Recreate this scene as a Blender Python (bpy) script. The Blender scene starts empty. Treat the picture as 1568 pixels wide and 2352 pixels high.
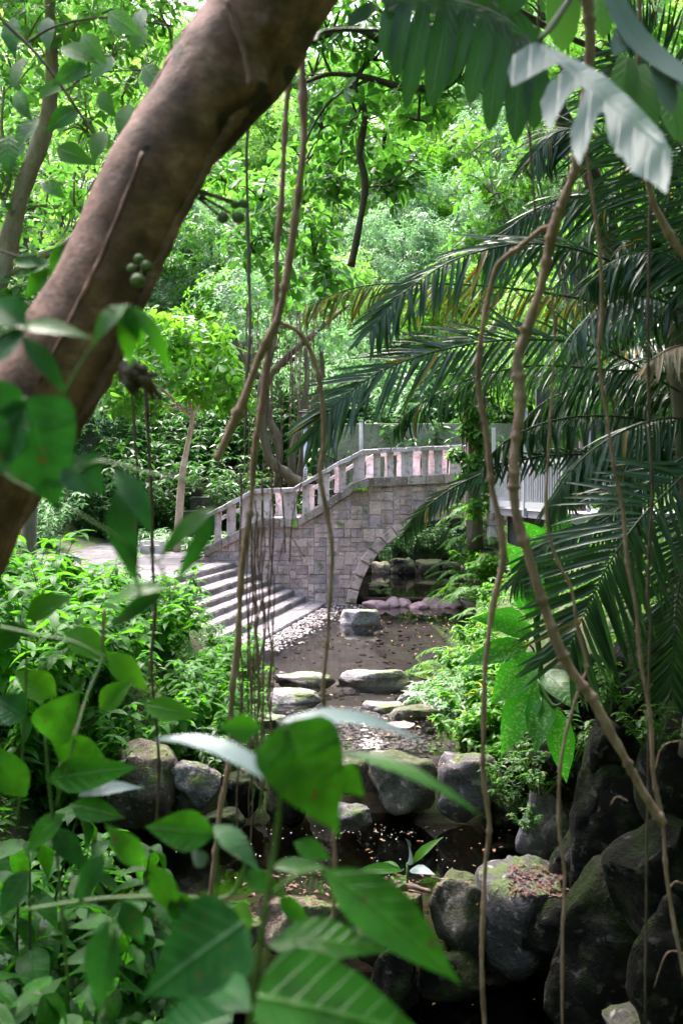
import bpy, math, random
import numpy as np
from mathutils import Vector, noise
# ------------------------------------------------------------------ camera model
FP, CX, CY = 2288.0, 784.0, 1176.0          # photo grid is 1568 x 2352
CAM = Vector((0, 0, 3.3)); TH = math.atan(66/FP)
def ray(u, v):
    a = (u-CX)/FP; b = -(v-CY)/FP
    d = Vector((a, math.cos(TH)+b*math.sin(TH), -math.sin(TH)+b*math.cos(TH)))
    return d/d.y
def W(u, v, y): return CAM+ray(u, v)*y       # point of the place at distance y
def G(u, v, z):
    d = ray(u, v); return CAM+d*((z-CAM.z)/d.z)
sc = bpy.context.scene
col = sc.collection
rng = np.random.default_rng(7)
random.seed(7)
# ------------------------------------------------------------------ object helpers
def tag(o, label=None, cat=None, group=None, kind=None):
    if label: o['label'] = label
    if cat: o['category'] = cat
    if group: o['group'] = group
    if kind: o['kind'] = kind
    return o
def empty(name, loc=(0, 0, 0)):
    o = bpy.data.objects.new(name, None); col.objects.link(o); o.location = loc
    o.empty_display_size = .2
    return o
def nrm(a): return a/np.maximum(np.linalg.norm(a, axis=-1, keepdims=True), 1e-9)
class MB:
    def __init__(s): s.v = []; s.f = []; s.d = []; s.n = 0
    def add(s, V, F, D=None, m=0):
        V = np.asarray(V, float).reshape(-1, 3)
        if D is None: D = np.zeros((len(V), 4))
        D = np.asarray(D, float)
        if D.ndim == 1: D = np.tile(D, (len(V), 1))
        s.v.append(V); s.d.append(D)
        if isinstance(F, np.ndarray):
            if len(F): s.f.append((F+s.n, m))
        else:
            by = {}
            for f in F: by.setdefault(len(f), []).append(f)
            for k, fs in by.items(): s.f.append((np.array(fs)+s.n, m))
        s.n += len(V)
    def build(s, name, mats, parent=None, smooth=True, off=None):
        V = np.concatenate(s.v); D = np.concatenate(s.d)
        if off is not None: V = V-np.array(off)
        me = bpy.data.meshes.new(name)
        me.vertices.add(len(V)); me.vertices.foreach_set('co', V.astype(np.float32).ravel())
        nl = sum(f.size for f, m in s.f); nf = sum(len(f) for f, m in s.f)
        me.loops.add(nl); me.polygons.add(nf)
        me.loops.foreach_set('vertex_index', np.concatenate([f.ravel() for f, m in s.f]).astype(np.int32))
        tot = np.concatenate([np.full(len(f), f.shape[1]) for f, m in s.f])
        st = np.concatenate([[0], np.cumsum(tot)[:-1]])
        me.polygons.foreach_set('loop_start', st.astype(np.int32))
        me.polygons.foreach_set('material_index', np.concatenate([np.full(len(f), m) for f, m in s.f]).astype(np.int32))
        me.update(calc_edges=True)
        me.polygons.foreach_set('use_smooth', np.full(nf, smooth))
        a = me.color_attributes.new('ld', 'FLOAT_COLOR', 'POINT')
        a.data.foreach_set('color', D.astype(np.float32).ravel())
        for m in (mats if isinstance(mats, (list, tuple)) else [mats]): me.materials.append(m)
        o = bpy.data.objects.new(name, me); col.objects.link(o)
        if parent: o.parent = parent
        return o
def copy_tree(o, parent=None):
    c = o.copy(); col.objects.link(c)
    if parent: c.parent = parent
    for ch in list(o.children): copy_tree(ch, c)
    return c
def catmull(P, n):
    P = [Vector(p) for p in P]
    if len(P) < 3: return [P[0].lerp(P[-1], i/(n*1.0)) for i in range(n+1)]
    Q = [P[0]*2-P[1]]+P+[P[-1]*2-P[-2]]; out = []
    for i in range(1, len(Q)-2):
        a, b, c, d = Q[i-1:i+3]
        for k in range(n):
            t = k/n
            out.append(.5*((2*b)+(c-a)*t+(2*a-5*b+4*c-d)*t*t+(3*b-a-3*c+d)*t**3))
    out.append(P[-1]); return out
def tube(mb, P, R, sides=8, D=(0, 0, 0, 0), m=0, rough=0.0, cap=True, seed=0):
    """P: list of points, R: radius or list interpolated along P"""
    P = [Vector(p) for p in P]; n = len(P)
    if not hasattr(R, '__len__'): R = [R, R]
    rr = np.interp(np.linspace(0, 1, n), np.linspace(0, 1, len(R)), R)
    V = []; up = Vector((0, 0, 1)); prev = None
    for i, p in enumerate(P):
        t = (P[min(i+1, n-1)]-P[max(i-1, 0)])
        if t.length < 1e-9: t = Vector((0, 0, 1))
        t.normalize()
        if prev is None:
            a = t.cross(Vector((.31, .95, .05)));
            if a.length < .1: a = t.cross(Vector((1, 0, 0)))
        else: a = prev-t*prev.dot(t)
        a.normalize(); prev = a; b = t.cross(a)
        for k in range(sides):
            th = 2*math.pi*k/sides
            r = rr[i]
            if rough: r *= 1+rough*noise.noise(Vector((math.cos(th)*1.3+seed, math.sin(th)*1.3, i*.35+seed)))*2
            V.append(p+(a*math.cos(th)+b*math.sin(th))*r)
    F = []
    for i in range(n-1):
        for k in range(sides):
            k2 = (k+1) % sides
            F.append((i*sides+k, i*sides+k2, (i+1)*sides+k2, (i+1)*sides+k))
    if cap: F += [tuple(range(sides))[::-1], tuple(range((n-1)*sides, n*sides))]
    mb.add([tuple(v) for v in V], F, D, m)
def box(mb, c, s, D=(0, 0, 0, 0), m=0, rz=0, bev=0.0):
    x, y, z = [q/2 for q in s]; V = []
    pts = [(-x, -y), (x, -y), (x, y), (-x, y)]
    rings = [(-z, bev), (-z+bev, 0), (z-bev, 0), (z, bev)] if bev else [(-z, 0), (z, 0)]
    for zz, ins in rings:
        for px, py in pts:
            px -= math.copysign(ins, px); py -= math.copysign(ins, py)
            V.append((c[0]+px*math.cos(rz)-py*math.sin(rz), c[1]+px*math.sin(rz)+py*math.cos(rz), c[2]+zz))
    F = [(3, 2, 1, 0)]; r = len(rings)
    for i in range(r-1):
        for k in range(4): F.append((i*4+k, i*4+(k+1) % 4, i*4+4+(k+1) % 4, i*4+4+k))
    F.append(tuple(range(r*4-4, r*4))); mb.add(V, F, D, m)
def beam(mb, a, b, w, h, D=(0, 0, 0, 0), m=0):
    """rectangular bar from a to b"""
    a, b = Vector(a), Vector(b); t = (b-a).normalized()
    s = t.cross(Vector((0, 0, 1)));
    if s.length < .01: s = Vector((1, 0, 0))
    s.normalize(); u = s.cross(t)
    V = [p+s*i*w/2+u*j*h/2 for p in (a, b) for i, j in ((-1, -1), (1, -1), (1, 1), (-1, 1))]
    mb.add([tuple(v) for v in V], [(0, 1, 2, 3)[::-1], (4, 5, 6, 7)]+[(k, (k+1) % 4, 4+(k+1) % 4, 4+k) for k in range(4)], D, m)
# ------------------------------------------------------------------ materials
def newmat(name):
    m = bpy.data.materials.new(name); m.use_nodes = True
    nt = m.node_tree; nt.nodes.clear()
    return m, nt, nt.nodes, nt.links
def N(nt, t, **kw):
    n = nt.nodes.new(t)
    for k, v in kw.items():
        if k.startswith('i_'): n.inputs[int(k[2:])].default_value = v
        else: setattr(n, k, v)
    return n
def ramp(nt, fac, stops):
    r = N(nt, 'ShaderNodeValToRGB'); e = r.color_ramp.elements
    while len(e) < len(stops): e.new(.5)
    for q, (p, c) in zip(e, stops):
        q.position = p; q.color = (*c, 1) if len(c) == 3 else c
    nt.links.new(fac, r.inputs[0]); return r.outputs[0]
def mixc(nt, fac, a, b, typ='MIX'):
    m = N(nt, 'ShaderNodeMix', data_type='RGBA', blend_type=typ)
    for i, x in ((0, fac), (6, a), (7, b)):
        if isinstance(x, (int, float)): m.inputs[i].default_value = x
        elif isinstance(x, tuple): m.inputs[i].default_value = (*x, 1)
        else: nt.links.new(x, m.inputs[i])
    return m.outputs[2]
def mth(nt, op, a, b=0.0, c=None):
    m = N(nt, 'ShaderNodeMath', operation=op)
    for i, x in enumerate((a, b) if c is None else (a, b, c)):
        if isinstance(x, (int, float)): m.inputs[i].default_value = x
        else: nt.links.new(x, m.inputs[i])
    return m.outputs[0]
def tex(nt, kind, scale, coord, out=0, **kw):
    t = N(nt, kind, **{k: v for k, v in kw.items() if not k.startswith('s_')})
    t.inputs['Scale'].default_value = scale
    for k, v in kw.items():
        if k.startswith('s_'): t.inputs[k[2:]].default_value = v
    nt.links.new(coord, t.inputs['Vector']); return t.outputs[out]
def coordw(nt, scale=None):
    g = N(nt, 'ShaderNodeTexCoord').outputs['Object']
    if scale:
        mp = N(nt, 'ShaderNodeMapping'); mp.inputs['Scale'].default_value = scale
        nt.links.new(g, mp.inputs[0]); g = mp.outputs[0]
    return g
def leafmat(name, c1, c2, trans, tf=.4, rough=.38, spec=.5, vein=None, veinamt=0.0, nside=9, spot=0.0, yellow=0.0, blem=0):
    m, nt, nd, lk = newmat(name)
    at = N(nt, 'ShaderNodeAttribute', attribute_name='ld')
    sp = N(nt, 'ShaderNodeSeparateColor'); lk.new(at.outputs['Color'], sp.inputs[0])
    oi = N(nt, 'ShaderNodeObjectInfo').outputs['Random']
    r = mth(nt, 'ADD', mth(nt, 'MULTIPLY', sp.outputs[0], .75), mth(nt, 'MULTIPLY', oi, .25))
    c = mixc(nt, r, c1, c2)
    tc = mixc(nt, r, tuple(x*.8 for x in trans), tuple(min(1, x*1.25) for x in trans))
    if yellow:
        y = mth(nt, 'GREATER_THAN', sp.outputs[0], 1-yellow)
        c = mixc(nt, y, c, (.38, .22, .02)); tc = mixc(nt, y, tc, (.6, .38, .03))
    if vein or spot:
        g = mth(nt, 'ABSOLUTE', mth(nt, 'SUBTRACT', sp.outputs[1], .5))
        mid = mth(nt, 'SUBTRACT', 1.0, mth(nt, 'MULTIPLY', g, 26)); mid = mth(nt, 'MAXIMUM', mid, 0)
        s = mth(nt, 'SUBTRACT', sp.outputs[2], mth(nt, 'MULTIPLY', g, .45))
        w = mth(nt, 'FRACT', mth(nt, 'MULTIPLY', s, nside))
        w = mth(nt, 'ABSOLUTE', mth(nt, 'SUBTRACT', w, .5)); w = mth(nt, 'MAXIMUM', mth(nt, 'SUBTRACT', 1, mth(nt, 'MULTIPLY', w, 9)), 0)
        vv = mth(nt, 'MAXIMUM', mid, mth(nt, 'MULTIPLY', w, .45))
        if vein:
            f = mth(nt, 'MULTIPLY', vv, veinamt)
            c = mixc(nt, f, c, vein); tc = mixc(nt, mth(nt, 'MULTIPLY', f, .5), tc, tuple(x*.35 for x in trans))
    co = coordw(nt)
    if spot:
        v = tex(nt, 'ShaderNodeTexNoise', 38, co, 0); v = mth(nt, 'GREATER_THAN', v, .57)
        inner = mth(nt, 'LESS_THAN', g, .34)
        c = mixc(nt, mth(nt, 'MULTIPLY', mth(nt, 'MULTIPLY', v, inner), spot), c, (.55, .62, .28))
        tc = mixc(nt, mth(nt, 'MULTIPLY', mth(nt, 'MULTIPLY', v, inner), spot), tc, (.6, .8, .2))
    nz = tex(nt, 'ShaderNodeTexNoise', 9, co, 0)
    c = mixc(nt, mth(nt, 'MULTIPLY', nz, .5), c, tuple(x*.45 for x in c1))
    if blem:
        q1 = tex(nt, 'ShaderNodeTexNoise', 14, co, 0, s_Detail=3.0); q2 = tex(nt, 'ShaderNodeTexNoise', 70, co, 0, s_Detail=2.0)
        c = mixc(nt, ramp(nt, q1, [(.42, (0,)*3), (.62, (.75,)*3)]), c, tuple(x*.35 for x in c2)); tc = mixc(nt, ramp(nt, q1, [(.40, (0,)*3), (.60, (.7,)*3)]), tc, tuple(x*.3 for x in trans))
        q3 = ramp(nt, q2, [(.68, (0,)*3), (.72, (1,)*3)]); c = mixc(nt, q3, c, (.09, .06, .02)); tc = mixc(nt, q3, tc, (.10, .06, .01))
    p = N(nt, 'ShaderNodeBsdfPrincipled'); lk.new(c, p.inputs['Base Color'])
    p.inputs['Roughness'].default_value = rough; p.inputs['Specular IOR Level'].default_value = spec
    t = N(nt, 'ShaderNodeBsdfTranslucent'); lk.new(tc, t.inputs[0])
    if vein:
        b = N(nt, 'ShaderNodeBump'); b.inputs['Strength'].default_value = .35; b.inputs['Distance'].default_value = .01
        lk.new(vv, b.inputs['Height']); lk.new(b.outputs[0], p.inputs['Normal'])
    mx = N(nt, 'ShaderNodeMixShader'); mx.inputs[0].default_value = tf
    lk.new(p.outputs[0], mx.inputs[1]); lk.new(t.outputs[0], mx.inputs[2])
    o = N(nt, 'ShaderNodeOutputMaterial'); lk.new(mx.outputs[0], o.inputs[0])
    return m
def stonemat(name, stops, moss=0.0, mosscol=(.09, .13, .03), scale=3.0, bump=.5, rough=.85, lichen=0.0, useblk=0.0, wet=None, joint=None, bd=.04, spec=.35, streak=0.0):
    m, nt, nd, lk = newmat(name)
    co = coordw(nt)
    n1 = tex(nt, 'ShaderNodeTexNoise', scale, co, 0, s_Detail=6.0, s_Roughness=.65)
    n2 = tex(nt, 'ShaderNodeTexNoise', scale*9, co, 0, s_Detail=5.0, s_Roughness=.7)
    at = N(nt, 'ShaderNodeAttribute', attribute_name='ld'); sp = N(nt, 'ShaderNodeSeparateColor'); lk.new(at.outputs['Color'], sp.inputs[0])
    f = mth(nt, 'ADD', mth(nt, 'MULTIPLY', n1, 1-useblk), mth(nt, 'MULTIPLY', sp.outputs[0], useblk))
    oi = N(nt, 'ShaderNodeObjectInfo').outputs['Random']
    f = mth(nt, 'ADD', f, mth(nt, 'MULTIPLY', mth(nt, 'SUBTRACT', oi, .5), .15))
    c = ramp(nt, f, stops)
    c = mixc(nt, .75, c, ramp(nt, n2, [(.3, (.45, .43, .45)), (.5, (.95, .95, .95)), (.7, (1.3, 1.3, 1.3))]), 'MULTIPLY')
    if streak:
        s1 = tex(nt, 'ShaderNodeTexNoise', 1.0, coordw(nt, (3.5, 3.5, .55)), 0, s_Detail=5.0); s2 = tex(nt, 'ShaderNodeTexNoise', 1.0, co, 0, s_Detail=4.0)
        c = mixc(nt, streak, c, ramp(nt, s1, [(.36, (.42, .40, .36)), (.52, (1, 1, 1))]), 'MULTIPLY'); c = mixc(nt, streak*.8, c, ramp(nt, s2, [(.38, (.55, .52, .50)), (.55, (1.08, 1.05, 1.05))]), 'MULTIPLY')
    if lichen:
        l = tex(nt, 'ShaderNodeTexNoise', scale*4.3, co, 0, s_Detail=3.0)
        l = ramp(nt, l, [(.60, (0, 0, 0)), (.66, (1, 1, 1))])
        c = mixc(nt, mth(nt, 'MULTIPLY', l, lichen), c, (.55, .53, .52))
        l2 = tex(nt, 'ShaderNodeTexNoise', scale*1.7, co, 0, s_Detail=7.0)
        c = mixc(nt, mth(nt, 'MULTIPLY', ramp(nt, l2, [(.52, (0, 0, 0)), (.68, (1, 1, 1))]), .6), c, (.10, .095, .07))
    if moss:
        ge = N(nt, 'ShaderNodeNewGeometry'); sx = N(nt, 'ShaderNodeSeparateXYZ'); lk.new(ge.outputs['Normal'], sx.inputs[0])
        k = tex(nt, 'ShaderNodeTexNoise', scale*1.3, co, 0, s_Detail=4.0)
        q = mth(nt, 'ADD', mth(nt, 'MULTIPLY', sx.outputs[2], .18), mth(nt, 'SUBTRACT', k, .62-moss*.3))
        q = mth(nt, 'MULTIPLY', q, 9); q = N(nt, 'ShaderNodeClamp').outputs[0] if False else mth(nt, 'MINIMUM', mth(nt, 'MAXIMUM', q, 0), 1)
        c = mixc(nt, mth(nt, 'MULTIPLY', q, .85), c, mixc(nt, n2, tuple(x*.5 for x in mosscol), tuple(x*1.6 for x in mosscol)))
    p = N(nt, 'ShaderNodeBsdfPrincipled'); lk.new(c, p.inputs['Base Color']); p.inputs['Roughness'].default_value = rough; p.inputs['Specular IOR Level'].default_value = spec
    if wet:
        lk.new(ramp(nt, n1, [(.35, (wet,)*3), (.65, (rough,)*3)]), p.inputs['Roughness'])
    b = N(nt, 'ShaderNodeBump'); b.inputs['Strength'].default_value = bump; b.inputs['Distance'].default_value = bd
    h = mth(nt, 'ADD', mth(nt, 'MULTIPLY', n1, .8), mth(nt, 'MULTIPLY', n2, .5)); lk.new(h, b.inputs['Height']); lk.new(b.outputs[0], p.inputs['Normal'])
    o = N(nt, 'ShaderNodeOutputMaterial'); lk.new(p.outputs[0], o.inputs[0])
    return m
def plain(name, c, rough=.6, metal=0, var=.25, scale=20):
    m, nt, nd, lk = newmat(name)
    n = tex(nt, 'ShaderNodeTexNoise', scale, coordw(nt), 0, s_Detail=4.0)
    cc = mixc(nt, n, tuple(x*(1-var) for x in c), tuple(min(1, x*(1+var)) for x in c))
    p = N(nt, 'ShaderNodeBsdfPrincipled'); lk.new(cc, p.inputs['Base Color']); p.inputs['Roughness'].default_value = rough; p.inputs['Metallic'].default_value = metal
    o = N(nt, 'ShaderNodeOutputMaterial'); lk.new(p.outputs[0], o.inputs[0]); return m
def barkmat(name, c1, c2, c3, scale=(6, 6, 2), bump=.6, dark=(.02, .015, .012), darkamt=.5, hollow=False):
    m, nt, nd, lk = newmat(name)
    co = coordw(nt, scale)
    n1 = tex(nt, 'ShaderNodeTexNoise', 1.0, co, 0, s_Detail=7.0, s_Roughness=.65)
    n2 = tex(nt, 'ShaderNodeTexNoise', 6.0, co, 0, s_Detail=6.0, s_Roughness=.7)
    c = ramp(nt, n1, [(.3, c1), (.5, c2), (.68, c3)])
    c = mixc(nt, .6, c, ramp(nt, n2, [(.3, (.55,)*3), (.6, (1.15,)*3)]), 'MULTIPLY')
    n3 = tex(nt, 'ShaderNodeTexNoise', .55, co, 0, s_Detail=3.0)
    c = mixc(nt, mth(nt, 'MULTIPLY', ramp(nt, n3, [(.56, (0, 0, 0)), (.66, (1, 1, 1))]), darkamt), c, dark)
    if hollow:
        at = N(nt, 'ShaderNodeAttribute', attribute_name='ld'); sp = N(nt, 'ShaderNodeSeparateColor'); lk.new(at.outputs['Color'], sp.inputs[0])
        n4 = tex(nt, 'ShaderNodeTexNoise', 3.0, co, 0, s_Detail=4.0)
        f = mth(nt, 'MINIMUM', mth(nt, 'MAXIMUM', mth(nt, 'MULTIPLY', mth(nt, 'SUBTRACT', mth(nt, 'ADD', sp.outputs[1], mth(nt, 'MULTIPLY', n4, .5)), .50), 5), 0), 1)
        c = mixc(nt, mth(nt, 'MULTIPLY', f, .9), c, (.022, .013, .010))
        w_ = N(nt, 'ShaderNodeTexWave', wave_type='BANDS', bands_direction='Z'); w_.inputs['Scale'].default_value = .8; w_.inputs['Distortion'].default_value = 9; w_.inputs['Detail'].default_value = 3; lk.new(co, w_.inputs[0])
        c = mixc(nt, mth(nt, 'MULTIPLY', ramp(nt, w_.outputs[0], [(.0, (1, 1, 1)), (.10, (0, 0, 0))]), .22), c, (.08, .04, .03))
        n5 = tex(nt, 'ShaderNodeTexNoise', .9, co, 0, s_Detail=5.0)
        c = mixc(nt, 1.0, c, ramp(nt, n5, [(.35, (.5, .45, .45)), (.5, (1, 1, 1)), (.62, (1.45, 1.4, 1.45))]), 'MULTIPLY')
    p = N(nt, 'ShaderNodeBsdfPrincipled'); lk.new(c, p.inputs['Base Color']); p.inputs['Roughness'].default_value = .75
    b = N(nt, 'ShaderNodeBump'); b.inputs['Strength'].default_value = bump; b.inputs['Distance'].default_value = .01
    lk.new(mth(nt, 'ADD', n1, mth(nt, 'MULTIPLY', n2, .5)), b.inputs['Height']); lk.new(b.outputs[0], p.inputs['Normal'])
    o = N(nt, 'ShaderNodeOutputMaterial'); lk.new(p.outputs[0], o.inputs[0]); return m
def watermat(name, tint, ripple=.08, scale=7.0, spec=1.35):
    m, nt, nd, lk = newmat(name)
    co = coordw(nt, (1, .8, 1))
    n = tex(nt, 'ShaderNodeTexNoise', scale, co, 0, s_Detail=3.0)
    n2 = tex(nt, 'ShaderNodeTexNoise', scale*.22, co, 0, s_Detail=2.0)
    b = N(nt, 'ShaderNodeBump'); b.inputs['Strength'].default_value = 1.0; b.inputs['Distance'].default_value = ripple*.1
    lk.new(mth(nt, 'MULTIPLY', n, ramp(nt, n2, [(.4, (.15,)*3), (.6, (1,)*3)])), b.inputs['Height'])
    fr = N(nt, 'ShaderNodeFresnel'); fr.inputs[0].default_value = spec; lk.new(b.outputs[0], fr.inputs['Normal'])
    g = N(nt, 'ShaderNodeBsdfGlossy'); g.inputs['Roughness'].default_value = .02; lk.new(b.outputs[0], g.inputs['Normal'])
    t = N(nt, 'ShaderNodeBsdfTransparent'); t.inputs[0].default_value = (*tint, 1)
    mx = N(nt, 'ShaderNodeMixShader'); lk.new(fr.outputs[0], mx.inputs[0]); lk.new(t.outputs[0], mx.inputs[1]); lk.new(g.outputs[0], mx.inputs[2])
    o = N(nt, 'ShaderNodeOutputMaterial'); lk.new(mx.outputs[0], o.inputs[0]); return m
M = {}
M['bridge'] = stonemat('bridge_stone', [(.1, (.27, .19, .205)), (.3, (.52, .37, .37)), (.5, (.72, .52, .50)), (.7, (.40, .31, .35)), (.9, (.60, .47, .39))], scale=2.6, lichen=.55, useblk=.55, bump=1.0, moss=.06, bd=.06, streak=.38)
M['rail'] = stonemat('rail_stone', [(.2, (.50, .39, .40)), (.5, (.68, .55, .57)), (.8, (.62, .54, .57))], scale=5, lichen=.5, useblk=.5, bump=.7, streak=.6)
M['coping'] = stonemat('coping_stone', [(.2, (.24, .20, .20)), (.5, (.40, .34, .35)), (.8, (.50, .44, .46))], scale=6, lichen=.6, useblk=.5, bump=.6)
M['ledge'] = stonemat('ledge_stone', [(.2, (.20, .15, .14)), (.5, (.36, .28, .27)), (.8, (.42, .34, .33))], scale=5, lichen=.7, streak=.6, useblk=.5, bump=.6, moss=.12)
M['mortar'] = stonemat('mortar', [(.2, (.50, .40, .42)), (.8, (.64, .54, .56))], scale=5)
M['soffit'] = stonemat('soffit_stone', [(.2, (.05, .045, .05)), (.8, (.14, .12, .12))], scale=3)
M['step'] = stonemat('step_stone', [(.2, (.11, .098, .12)), (.5, (.27, .235, .28)), (.8, (.17, .145, .165))], scale=5, lichen=.3, useblk=.8, streak=.5, bump=.4)
M['riser'] = stonemat('riser_stone', [(.2, (.09, .08, .085)), (.6, (.24, .21, .225))], scale=12, useblk=.4, bump=.9, moss=.1)
M['pave'] = stonemat('paver_stone', [(.2, (.06, .052, .066)), (.5, (.13, .115, .14)), (.8, (.09, .075, .088))], scale=4, useblk=.7, streak=.6, lichen=.25, bump=.3)
M['rockgrey'] = stonemat('grey_rock', [(0.25, (0.05, 0.043, 0.05)), (0.5, (0.136, 0.121, 0.136)), (0.75, (0.236, 0.211, 0.248))], scale=2.2, lichen=.5, bump=.9, moss=.05, bd=.11)
M['rockpale'] = stonemat('pale_rock', [(.25, (.14, .125, .14)), (.5, (.30, .265, .30)), (.75, (.46, .42, .47))], scale=2.2, lichen=.45, bump=.9, moss=.04, bd=.1)
M['rockmoss'] = stonemat('mossy_rock', [(0.25, (0.05, 0.043, 0.037)), (0.5, (0.124, 0.112, 0.099)), (0.75, (0.211, 0.198, 0.192))], scale=2.2, lichen=.4, bump=.9, moss=.24, mosscol=(.05, .065, .018), bd=.11)
M['rockbrown'] = stonemat('brown_rock', [(0.25, (0.056, 0.037, 0.031)), (0.5, (0.124, 0.09, 0.074)), (0.75, (0.198, 0.161, 0.149))], scale=2.2, lichen=.4, bump=.9, moss=.15, rough=.7, bd=.11)
M['rockpink'] = stonemat('pink_rock', [(.25, (.26, .15, .16)), (.5, (.40, .25, .28)), (.75, (.48, .36, .40))], scale=5, bump=.6, rough=.5)
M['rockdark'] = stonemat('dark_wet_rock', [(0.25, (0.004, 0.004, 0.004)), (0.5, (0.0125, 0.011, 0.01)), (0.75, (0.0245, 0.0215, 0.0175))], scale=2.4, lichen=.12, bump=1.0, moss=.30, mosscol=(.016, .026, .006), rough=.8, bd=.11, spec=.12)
M['earth'] = stonemat('earth', [(.25, (.03, .022, .015)), (.5, (.07, .05, .035)), (.75, (.10, .075, .05))], scale=1.2, bump=.9, moss=.35, mosscol=(.04, .07, .015))
M['bed'] = stonemat('stream_bed', [(.25, (.02, .015, .013)), (.5, (.055, .044, .041)), (.75, (.12, .10, .10))], scale=2.0, bump=.6)
M['gravel'] = stonemat('gravel', [(.2, (.12, .10, .105)), (.5, (.26, .215, .23)), (.8, (.42, .37, .39))], scale=8, useblk=.8, bump=.4, rough=.3, spec=.5)
M['mosswall'] = stonemat('mossy_wall', [(.25, (.10, .11, .075)), (.5, (.20, .21, .15)), (.75, (.30, .30, .24))], scale=1.5, bump=.9, moss=.3, mosscol=(.10, .15, .06))
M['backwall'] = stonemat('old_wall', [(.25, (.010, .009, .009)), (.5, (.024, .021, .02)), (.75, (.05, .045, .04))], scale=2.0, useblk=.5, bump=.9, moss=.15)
M['fig'] = barkmat('fig_bark', (.085, .038, .033), (.185, .090, .080), (.33, .185, .17), scale=(9, 9, 9), bump=.9, hollow=True, darkamt=.25)
M['vine'] = barkmat('vine_bark', (.16, .09, .075), (.29, .175, .145), (.40, .27, .24), scale=(40, 40, 12), bump=.5, darkamt=.4)
M['vinedark'] = barkmat('dark_vine_bark', (.035, .022, .018), (.07, .045, .035), (.12, .08, .065), scale=(40, 40, 12), bump=.5)
M['root'] = barkmat('root_bark', (.07, .035, .025), (.12, .065, .05), (.18, .11, .09), scale=(60, 60, 10), bump=.3)
M['bark'] = barkmat('tree_bark', (.05, .04, .03), (.11, .09, .07), (.18, .155, .12), scale=(3, 3, 1))
M['palebark'] = barkmat('pale_bark', (.16, .11, .07), (.30, .22, .16), (.40, .34, .28), scale=(4, 4, 2), darkamt=.2)
M['bankbark'] = barkmat('banyan_bark', (.03, .025, .015), (.07, .055, .03), (.14, .10, .05), scale=(3, 3, 1), darkamt=.6)
M['mossbark'] = barkmat('mossy_bark', (.07, .06, .03), (.15, .12, .06), (.22, .16, .09), scale=(3, 3, 1), darkamt=.5)
M['greenstem'] = plain('green_stem', (.05, .12, .02), .5)
M['darkstem'] = plain('dark_stem', (.03, .055, .02), .5)
M['white'] = plain('white_paint', (.42, .42, .46), .45, var=.12, scale=9)
M['post'] = plain('grey_blue_paint', (.26, .29, .36), .4, .3, var=.12)
M['black'] = plain('black_metal', (.02, .02, .022), .5)
M['lens'] = plain('lamp_glass', (.45, .45, .42), .3)
M['concrete'] = plain('concrete', (.42, .40, .37), .9, var=.3, scale=6)
M['darkwall'] = plain('dark_wall', (.045, .042, .045), .9, var=.4, scale=3)
M['beam'] = plain('weathered_beam', (.30, .26, .32), .8, var=.3, scale=8)
M['figfruit'] = plain('fig_skin', (.085, .12, .04), .5, var=.3, scale=30)
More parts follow.
